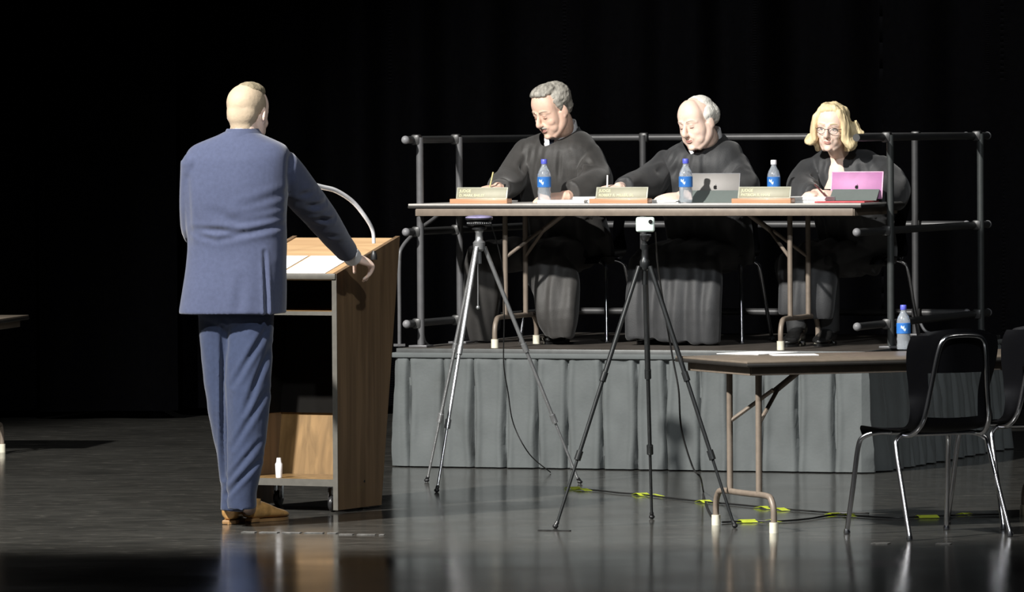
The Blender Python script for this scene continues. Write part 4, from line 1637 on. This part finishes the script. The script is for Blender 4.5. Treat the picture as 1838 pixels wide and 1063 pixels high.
# ------------------------------------------------------------------ seated people
def seated(k, label, spec):
    base = CHAIRS[k]
    P = thing('person', label, 'person', Matrix.Translation(base))
    q = spec['q']   # shorthand pixel->3D
    skin = spec.get('skin', M_SKIN)
    robe_m = spec['robe']
    HM = head_M(q(*spec['head']), PI - rad(spec['az']), rad(spec['pit']), rad(spec.get('roll', 0)), spec.get('k', 1.05))
    lean = spec['chest']
    bm = NB()
    add_head(bm, HM, spec.get('jaw', 1.0), lid=1.0 - spec.get('open', 0.3), nose=spec.get('nose', 1.0))
    nb = q(*spec['neck'])
    limb(bm, [HM @ V((0, -0.02, -0.02)), HM @ V((0, -0.022, -0.07)), nb, nb + V((0, 0, -0.07))], [0.055, spec.get('neckr', 0.060), spec.get('neckr', 0.060) + 0.003, 0.06])
    pel = base + V((0, 0, 0.52)) - W_ * (-0.04)
    ch = q(*lean)
    tube(bm, [ch + V((0, 0, 0.08)), ch, (ch + pel) / 2, pel], [(0.13, 0.07), (0.17, 0.10), (0.15, 0.10), (0.16, 0.11)], side=U, seg=22)
    for s in ('R', 'L'):
        sh, el, wr = (q(*spec[s][i]) for i in range(3))
        limb(bm, [sh, el, wr], [0.052, 0.043, 0.028])
    for kn, an in spec['legs']:
        kn, an = q(*kn), q(*an)
        sgn = (kn - pel).dot(U)
        hip = pel + U * (0.09 if sgn > 0 else -0.09)
        limb(bm, [hip, kn, an], [0.06, 0.040, 0.030])
        ft = spec.get('foot', 0.6)
        limb(bm, [an, V((an.x, an.y, DECK + 0.045)) - W_ * 0.05, V((an.x, an.y, DECK + 0.032)) - W_ * 0.12], [0.030, 0.030 * ft, 0.022 * ft])
    for hnd in spec['hands']:
        add_hand(bm, **hnd)
    me = remesh(bm, 0.0038, 8)
    body = world_mesh('body', me, skin, P)
    face_parts(P, HM, spec.get('lip', M_LIP), spec.get('brow'), spec.get('open', 0.3), spec.get('gaze', -0.8))
    # robe
    bm = NB()
    rows = spec['torso']
    tube(bm, [q(x, y, b) for x, y, b, hw, d in rows], [(hw / 345, d) for x, y, b, hw, d in rows], side=U, seg=40, sub=4, power=0.88, flat=True)
    for pts, rr in spec['sleeves']:
        tube(bm, [q(*p) for p in pts], rr, seg=26, sub=4)
        ball(bm, q(*pts[0]), rr[0] if not hasattr(rr[0], '__len__') else rr[0][0])
    for pts, rr, pw_ in spec['skirts']:
        tube(bm, [q(*p) for p in pts], rr, side=U, seg=34, sub=4, power=pw_)
    me = remesh(bm, 0.0078, 3)
    crf = crease_fn([(q(*a), q(*b_), w, d) for a, b_, w, d in spec['creases']])
    sd = spec.get('seed', 0.0)

    def fold(c, n):
        low = 1.0 if c.z < DECK + 0.65 else 0.0
        f = 0.014 * noise.noise(V(((c - base).dot(U) * 13, sd + (c - base).dot(W_) * 5, c.z * 2.4)))
        f += 0.004 * noise.noise(V(((c - base).dot(U) * 30, sd, c.z * 6 + (c - base).dot(U) * 9)))
        f += low * 0.006 * math.sin((c - base).dot(U) * 70 + sd)
        return f + crf(c)
    displace(me, fold)
    cf = (HM.to_3x3() @ V((0, 1, 0)))
    cf = (V((cf.x, cf.y, 0)).normalized() * 0.5 - W_ * 0.5).normalized()
    cr_ = V((cf.y, -cf.x, 0))
    zv, kv, zb = spec.get('vneck', (-0.060, 0.75, 0.048))
    bmc = NB()
    bmc.from_mesh(me)
    dead = []
    for v in bmc.verts:
        l = v.co - nb
        if l.z < -0.25 or l.length > 0.30:
            continue
        xx, yy = abs(l.dot(cr_)), l.dot(cf)
        lim = zb if yy < -0.02 else min(zb, zv + kv * xx + max(0.0, (0.05 - yy)) * 0.35)
        if l.z > lim:
            dead.append(v)
    bmesh.ops.delete(bmc, geom=dead, context='VERTS')
    bv = [v for v in bmc.verts if any(e.is_boundary for e in v.link_edges)]
    for _ in range(14):
        new = {}
        for v in bv:
            nn = [e.other_vert(v).co for e in v.link_edges if e.is_boundary]
            if len(nn) == 2:
                new[v] = v.co * 0.4 + (nn[0] + nn[1]) * 0.3
        for v, co_ in new.items():
            v.co = co_
    bmc.to_mesh(me)
    bmc.free()
    rb_ = world_mesh('robe', me, robe_m, P)
    # shoes
    for (kn, an), dd in zip(spec['legs'], spec.get('shoe_dir', (-W_, -W_))):
        a3 = q(*an)
        h3 = V((a3.x, a3.y, DECK)) - V(dd) * 0.045
        shoe('shoe', h3, dd, M_BSHOE, M_BSHOE, P, spec.get('shoe_len', 0.28))
    # trousers
    bm = NB()
    for kn, an in spec['legs']:
        kn, an = q(*kn), q(*an)
        sgn = (kn - pel).dot(U)
        hip = pel + U * (0.09 if sgn > 0 else -0.09)
        tube(bm, [hip, kn], [0.085, 0.072], seg=20)
        ball(bm, kn, 0.072)
        tube(bm, [kn, (kn + an) / 2, V((an.x, an.y, DECK + 0.07))], [0.072, 0.062, 0.055], seg=20)
    me = remesh(bm, 0.009, 3)
    displace(me, lambda c, n: 0.006 * noise.noise(V((c.x * 14, c.y * 14, c.z * 6))))
    world_mesh('trousers', me, M_BLACKCLOTH, P)
    return P, body, rb_, HM, nb


M_BLACKCLOTH = mat('black_trouser_cloth', (0.018, 0.019, 0.020), 0.75, var=0.15)
q = lambda px, py, b: rb(px, py, b)


def shirt(P, nb, HM, tie, tilt=None, front=None):
    """white shirt with its collar band, and the tie, seen in the neck opening of the robe"""
    f = (HM.to_3x3() @ V((0, 1, 0)))
    f = (V((f.x, f.y, 0)).normalized() * 0.5 - W_ * 0.5).normalized()
    r = V((f.y, -f.x, 0))
    bm = NB()
    tube(bm, [nb + V((0, 0, 0.02)), nb - V((0, 0, 0.03)), nb - V((0, 0, 0.09)), nb - V((0, 0, 0.18))],
         [(0.066, 0.068), (0.084, 0.086), (0.112, 0.104), (0.13, 0.11)], side=r, seg=28, flat=True)
    sh = obj('shirt', bm, M_WHITE, P, world=True)
    bm = NB()
    n = 40
    rows = [[], [], [], []]
    for i in range(n + 1):
        a = -PI * 0.97 + 2 * PI * 0.97 * i / n   # 0 at the back, both ends meet at the front
        back = (1 + math.cos(a)) / 2
        x, y = 0.080 * math.sin(a), -0.082 * math.cos(a)
        zt_ = -0.020 + 0.108 * back ** 0.6
        hgt = 0.034 + 0.018 * (1 - back) ** 3
        for k_, (dr, dz) in enumerate(((0.94, 0.0), (1.0, 0.0), (1.10, -hgt), (1.02, -hgt))):
            rows[k_].append(bm.verts.new(nb + r * (x * dr) + f * (y * dr) + V((0, 0, zt_ + dz))))
    for i in range(n):
        for k_ in range(4):
            k2 = (k_ + 1) % 4
            bm.faces.new((rows[k_][i], rows[k_][i + 1], rows[k2][i + 1], rows[k2][i]))
    obj('collar', bm, M_WHITE, sh, world=True)
    if tie:
        bm = NB()
        k0 = nb + f * 0.088 - V((0, 0, 0.036))
        tube(bm, [k0 + V((0, 0, 0.014)), k0 - V((0, 0, 0.016)) + f * 0.004, k0 - V((0, 0, 0.10)) + f * 0.018], [(0.017, 0.010), (0.012, 0.009), (0.026, 0.006)], side=r, seg=14)
        obj('necktie', bm, tie, sh, world=True)
    return sh


UP = V((0, 0, 1))
# ---- judge 1
w1R, w1L = q(893, 337, 0.50), q(1012, 352, 0.42)
P1, B1, R1, H1, N1 = seated(1, 'person with grey hair and a moustache in a black robe, writing, leftmost on the riser', dict(
    q=q, head=(992, 199, 0.90), az=48, pit=25, k=1.10, neck=(1007, 243, 1.02), neckr=0.066, chest=(1004, 300, 1.04), robe=M_ROBE1, brow=M_BROW1, open=0.0,
    R=[(945, 285, 1.0), (905, 332, 0.85), (893, 337, 0.50)], L=[(1064, 288, 1.02), (1082, 340, 0.80), (1012, 352, 0.42)],
    legs=[((878, 470, 0.80), (880, 598, 1.02)), ((985, 474, 0.76), (1008, 600, 0.87))],
    hands=[dict(wrist=w1R, d=(-0.75, -0.65, -0.10), dorsal=(-0.1, -0.3, 0.95), thumb_side=1, k=0.95, curl=(55, 55, 40), thumb_curl=30),
           dict(wrist=w1L, d=(-0.96, -0.25, -0.14), dorsal=(-0.05, -0.45, 0.9), thumb_side=-1, k=1.0, curl=(10, 18, 12))],
    torso=[(1012, 220, 1.07, 25, 0.082), (1011, 228, 1.06, 29, 0.086), (1009, 237, 1.04, 38, 0.092), (1006, 248, 1.02, 58, 0.105), (1004, 260, 1.0, 71, 0.120), (1003, 282, 1.0, 77, 0.14), (1004, 330, 1.03, 76, 0.16),
           (1012, 390, 1.10, 74, 0.18), (1024, 440, 1.16, 74, 0.19), (1030, 470, 1.20, 70, 0.18)],
    sleeves=[([(944, 280, 1.0), (917, 320, 0.86), (902, 336, 0.68), (897, 337, 0.54)], [0.085, 0.088, 0.075, 0.055]),
             ([(1056, 284, 1.01), (1070, 322, 0.90), (1056, 340, 0.66), (1024, 346, 0.46)], [0.088, 0.092, 0.080, 0.058])],
    skirts=[([(1030, 456, 1.18), (880, 462, 0.80), (866, 500, 0.76), (862, 560, 0.80), (862, 607, 0.84)], [(0.12, 0.10), (0.105, 0.085), (0.11, 0.075), (0.105, 0.075), (0.09, 0.06)], 0.85),
            ([(1030, 456, 1.18), (985, 462, 0.74), (992, 500, 0.66), (1000, 560, 0.60), (1003, 606, 0.60)], [(0.12, 0.10), (0.115, 0.085), (0.13, 0.075), (0.11, 0.07), (0.07, 0.05)], 0.85)],
    creases=[((950, 265, 0.9), (925, 330, 0.8), 0.016, 0.012), ((975, 270, 0.88), (962, 345, 0.85), 0.016, 0.010), ((1045, 268, 0.88), (1068, 320, 0.85), 0.016, 0.012),
             ((1030, 300, 0.86), (1080, 325, 0.80), 0.014, 0.014), ((1020, 330, 0.86), (1075, 335, 0.78), 0.012, 0.010), ((1005, 275, 0.87), (1000, 345, 0.85), 0.010, 0.006),
             ((1022, 275, 0.87), (1035, 350, 0.85), 0.016, 0.008)], seed=1.0, jaw=1.06, nose=0.88))
shirt(P1, N1, H1, M_TIE)
bm = NB()
ball(bm, (0, -0.030, 0.052), (0.0820, 0.092, 0.080), seg=30, rings=20)
ball(bm, (0, -0.060, 0.008), (0.070, 0.052, 0.058))
tube(bm, [(-0.048, 0.048, 0.103), (-0.01, 0.062, 0.116), (0.036, 0.050, 0.106), (0.058, 0.02, 0.085)], [0.013, 0.017, 0.018, 0.016], seg=16)
ball(bm, (0.0, 0.015, 0.112), (0.060, 0.066, 0.028))
for s in (-1, 1):
    tube(bm, [(s * 0.068, 0.010, 0.07), (s * 0.074, 0.004, 0.03), (s * 0.072, 0.006, 0.005)], [(0.012, 0.03), (0.010, 0.022), (0.006, 0.010)], side=(1, 0, 0), seg=12)
xf(bm, bm.verts, H1)
me = remesh(bm, 0.0045, 2)
Hi = H1.inverted()


def hairf(amp, fr, st):
    def g(c, n):
        l = Hi @ c
        return amp * noise.noise(V((l.x * fr, l.y * st, l.z * fr))) + amp * 0.5 * noise.noise(l * fr * 2.2)
    return g


displace(me, hairf(0.004, 70, 16))
world_mesh('hair', me, M_HAIR_GREY, P1, 'swept-back grey hair')
bm = NB()
tube(bm, [(-0.026, 0.086, -0.052), (-0.012, 0.0975, -0.045), (0, 0.100, -0.044), (0.012, 0.0975, -0.045), (0.026, 0.086, -0.052)],
     [(0.003, 0.003), (0.006, 0.006), (0.006, 0.0055), (0.006, 0.006), (0.003, 0.003)], seg=12)
xf(bm, bm.verts, H1)
obj('moustache', bm, M_HAIR_GREY, P1, world=True)

# ---- judge 2
w2R, w2L = q(1110, 337, 0.48), q(1222, 352, 0.45)
P2, B2, R2, H2, N2 = seated(2, 'person with white hair in a black robe, middle of the three on the riser', dict(
    q=q, head=(1253, 222, 0.88), az=42, pit=15, roll=4, k=1.10, neck=(1266, 256, 1.02), neckr=0.070, chest=(1262, 315, 1.04), robe=M_ROBE2, brow=M_BROW2, open=0.1, skin=M_SKIN2,
    R=[(1198, 300, 1.0), (1150, 330, 0.80), (1110, 337, 0.48)], L=[(1322, 300, 1.02), (1338, 345, 0.82), (1222, 352, 0.45)],
    legs=[((1165, 474, 0.80), (1175, 600, 0.93)), ((1262, 474, 0.80), (1262, 600, 0.92))],
    hands=[dict(wrist=w2R, d=(-0.85, -0.5, -0.10), dorsal=(-0.1, -0.3, 0.95), thumb_side=1, k=0.95, curl=(55, 55, 40), thumb_curl=30),
           dict(wrist=w2L, d=(-0.90, -0.30, -0.12), dorsal=(-0.05, -0.40, 0.9), thumb_side=-1, k=1.0, curl=(18, 30, 25))],
    torso=[(1270, 232, 1.07, 26, 0.084), (1269, 240, 1.06, 30, 0.088), (1268, 249, 1.04, 40, 0.095), (1265, 259, 1.02, 58, 0.108), (1263, 272, 1.0, 71, 0.125), (1262, 298, 1.0, 79, 0.15), (1264, 345, 1.04, 82, 0.17),
           (1270, 400, 1.10, 80, 0.19), (1276, 445, 1.16, 80, 0.20), (1278, 472, 1.20, 74, 0.19)],
    sleeves=[([(1195, 300, 1.0), (1165, 325, 0.84), (1140, 333, 0.68), (1120, 336, 0.52)], [0.088, 0.088, 0.070, 0.052]),
             ([(1320, 305, 1.01), (1330, 340, 0.86), (1290, 348, 0.62), (1236, 351, 0.50)], [0.092, 0.092, 0.080, 0.058])],
    skirts=[([(1278, 458, 1.18), (1215, 466, 0.76), (1212, 505, 0.70), (1212, 560, 0.66), (1210, 612, 0.66)], [(0.20, 0.10), (0.245, 0.08), (0.262, 0.075), (0.262, 0.07), (0.258, 0.065)], 0.7)],
    creases=[((1215, 275, 0.9), (1160, 330, 0.75), 0.018, 0.013), ((1225, 285, 0.88), (1190, 345, 0.82), 0.018, 0.012), ((1240, 285, 0.87), (1225, 350, 0.85), 0.012, 0.008),
             ((1262, 285, 0.87), (1262, 350, 0.85), 0.012, 0.010), ((1330, 285, 0.9), (1290, 340, 0.82), 0.018, 0.013), ((1340, 305, 0.9), (1310, 350, 0.80), 0.016, 0.010)],
    seed=7.0, jaw=1.14, nose=0.92))
shirt(P2, N2, H2, M_REDTIE)
bm = NB()
Hi = H2.inverted()
ball(bm, (0, -0.055, 0.030), (0.0835, 0.070, 0.070), seg=28, rings=18)
for s in (-1, 1):
    ball(bm, (s * 0.066, -0.022, 0.040), (0.021, 0.048, 0.040))
    ball(bm, (s * 0.071, -0.006, 0.020), (0.012, 0.020, 0.026))
ball(bm, (0, -0.030, 0.070), (0.070, 0.072, 0.060))
xf(bm, bm.verts, H2)
me = remesh(bm, 0.0045, 2)
displace(me, hairf(0.003, 55, 16))
world_mesh('hair', me, M_HAIR_WHITE, P2, 'white hair around a high bare forehead')

# ---- judge 3
w3R, w3L = q(1470, 348, 0.42), q(1500, 349, 0.44)
P3, B3, R3, H3, N3 = seated(3, 'person with shoulder-length blond hair and glasses in a black robe, rightmost on the riser', dict(
    q=q, head=(1494, 230, 0.80), az=20, pit=8, roll=-3, k=0.99, neck=(1508, 280, 0.95), neckr=0.050, chest=(1515, 325, 1.02), robe=M_ROBE2, brow=M_HAIR_BLOND, open=0.7, gaze=-0.3, skin=M_SKIN2,
    R=[(1458, 310, 0.95), (1440, 352, 0.80), (1470, 348, 0.42)], L=[(1578, 308, 1.0), (1612, 350, 0.85), (1500, 349, 0.44)],
    legs=[((1415, 478, 0.85), (1432, 596, 0.68)), ((1482, 480, 0.74), (1488, 598, 0.80))],
    hands=[dict(wrist=w3R, d=(-0.62, -0.75, -0.05), dorsal=(-0.1, -0.35, 0.9), thumb_side=1, k=0.88, curl=(40, 50, 40), thumb_curl=30),
           dict(wrist=w3L, d=(-0.80, -0.60, 0.05), dorsal=(0.2, -0.35, 0.9), thumb_side=-1, k=0.86, curl=(35, 45, 30))],
    torso=[(1518, 252, 1.06, 22, 0.072), (1517, 260, 1.05, 26, 0.076), (1517, 267, 1.03, 36, 0.082), (1517, 276, 1.01, 54, 0.09), (1518, 290, 1.0, 70, 0.11), (1520, 325, 1.02, 76, 0.14), (1526, 365, 1.06, 74, 0.16),
           (1534, 415, 1.12, 70, 0.17), (1540, 450, 1.18, 68, 0.17), (1543, 474, 1.20, 64, 0.17)],
    sleeves=[([(1456, 308, 0.97), (1440, 335, 0.86), (1445, 348, 0.66), (1462, 350, 0.50)], [0.078, 0.085, 0.070, 0.050]),
             ([(1580, 308, 1.0), (1602, 342, 0.90), (1580, 352, 0.70), (1520, 352, 0.50)], [0.080, 0.095, 0.080, 0.052])],
    skirts=[([(1543, 462, 1.20), (1455, 470, 0.78), (1450, 505, 0.72), (1448, 545, 0.70), (1446, 568, 0.70)], [(0.17, 0.10), (0.16, 0.09), (0.155, 0.085), (0.15, 0.08), (0.145, 0.075)], 0.8)],
    creases=[((1475, 295, 0.88), (1445, 345, 0.8), 0.016, 0.012), ((1490, 300, 0.88), (1475, 350, 0.82), 0.014, 0.010), ((1560, 300, 0.9), (1590, 350, 0.82), 0.018, 0.012),
             ((1545, 300, 0.9), (1560, 350, 0.84), 0.016, 0.010), ((1600, 325, 0.86), (1622, 350, 0.85), 0.012, 0.010)],
    vneck=(-0.105, 3.2, 0.035), seed=13.0, jaw=0.93, nose=0.85, shoe_len=0.24, foot=1.15))
bm = NB()
Hi = H3.inverted()
ball(bm, (0, -0.026, 0.052), (0.0830, 0.094, 0.082), seg=30, rings=20)
ball(bm, (0.004, 0.030, 0.105), (0.058, 0.050, 0.032))
for s, fl, ln in ((-1, 0.038, -0.105), (1, 0.050, -0.090)):
    tube(bm, [(s * 0.045, 0.045, 0.100), (s * 0.072, 0.040, 0.055), (s * 0.082, 0.030, 0.0), (s * 0.086, 0.020, -0.045), (s * (0.090 + fl * 0.6), 0.010, ln + 0.02), (s * (0.080 + fl), 0.005, ln)],
         [(0.016, 0.020), (0.020, 0.034), (0.022, 0.042), (0.026, 0.044), (0.028, 0.040), (0.010, 0.018)], side=(1, 0, 0), seg=18)
    tube(bm, [(s * 0.060, -0.03, 0.06), (s * 0.082, -0.03, 0.0), (s * 0.088, -0.04, -0.06), (s * 0.075, -0.045, -0.125)], [(0.02, 0.04), (0.026, 0.05), (0.032, 0.05), (0.02, 0.03)], side=(1, 0, 0), seg=18)
tube(bm, [(0, -0.08, 0.04), (0, -0.095, -0.02), (0, -0.095, -0.08), (0, -0.085, -0.13)], [(0.07, 0.04), (0.085, 0.045), (0.085, 0.045), (0.06, 0.025)], side=(1, 0, 0), seg=22)
tube(bm, [(-0.085, -0.05, 0.02), (-0.115, -0.055, -0.02), (-0.150, -0.06, -0.030)], [0.035, 0.03, 0.010], seg=14)
xf(bm, bm.verts, H3)
me = remesh(bm, 0.0048, 2)
displace(me, lambda c, n: (lambda l: 0.010 * noise.noise(V((l.x * 26, l.y * 26, l.z * 12))) + 0.004 * noise.noise(V((l.x * 80, l.y * 80, l.z * 18))))(Hi @ c))
world_mesh('hair', me, M_HAIR_BLOND, P3, 'shoulder-length wavy blond hair')
# glasses
G = thing('eyeglasses', 'thin dark-rimmed glasses on the blond woman\'s face', 'glasses', H3)
bm = NB()
for s in (-1, 1):
    pts = []
    for i in range(15):
        a = 2 * PI * i / 14
        pts.append((s * 0.033 + 0.024 * math.cos(a), 0.103 - abs(0.35 * (s * 0.033 + 0.024 * math.cos(a))) * 0.5, 0.000 + 0.017 * math.sin(a)))
    tube(bm, pts, 0.0013, seg=6, sub=1)
    tube(bm, [(s * 0.030, 0.099, 0.0165), (s * 0.045, 0.096, 0.014), (s * 0.057, 0.092, 0.006)], 0.0024, seg=8)
    tube(bm, [(s * 0.057, 0.092, 0.006), (s * 0.076, 0.05, 0.008), (s * 0.080, 0.0, 0.006)], 0.0018, seg=6)
tube(bm, [(-0.010, 0.1015, 0.006), (0, 0.106, 0.009), (0.010, 0.1015, 0.006)], 0.0018, seg=8)
obj('frame', bm, M_GLASS, G)
for s in (-1, 1):
    bm = NB()
    P_ = []
    for i in range(20):
        a = 2 * PI * i / 20
        P_.append((s * 0.033 + 0.0235 * math.cos(a), 0.102 - abs(0.35 * (s * 0.033 + 0.0235 * math.cos(a))) * 0.5, 0.0165 * math.sin(a)))
    prism(bm, P_, (0, 1, 0), 0, 0.0008)
    obj('lens', bm, M_LENS, G, smooth=False)
# V neck with pendant
bm = NB()
fN = (H3.to_3x3() @ V((0, 1, 0))).normalized()
p0 = N3 + V((-0.01, -0.072, -0.03))
tube(bm, [N3 + V((0, 0, 0.02)), N3 - V((0, 0, 0.03)), N3 - V((0, 0, 0.09)), N3 - V((0, 0, 0.17))], [(0.054, 0.056), (0.066, 0.066), (0.085, 0.080), (0.10, 0.09)], side=U, seg=24, flat=True)
obj('neckline', bm, M_SKIN2, P3, world=True)


def pen(p, d, L, m, lab, r=0.0045):
    d = V(d).normalized()
    bm = NB()
    tube(bm, [p, p + d * (L - 0.012)], r, seg=10)
    tube(bm, [p - d * 0.012, p], [0.0012, r], seg=10)
    tag(obj('pen', bm, m), lab, 'pen', 'pens held by the seated people')


hp = w1R + V((-0.75, -0.65, -0.1)).normalized() * 0.07
pen(hp + V((0.0, -0.03, -0.045)), (0.22, 0.1, 0.95), 0.15, M_PEN, 'gold pen in the moustached man\'s writing hand')
hp = w2R + V((-0.85, -0.5, -0.1)).normalized() * 0.07
pen(hp + V((0.0, -0.03, -0.045)), (0.03, 0.1, 0.98), 0.13, M_PENW, 'white pen in the white-haired man\'s writing hand')
pen(q(1488, 359, 0.30), (-0.72, 0.2, 0.80), 0.12, M_PEND, 'dark red pen between the blond woman\'s hands')
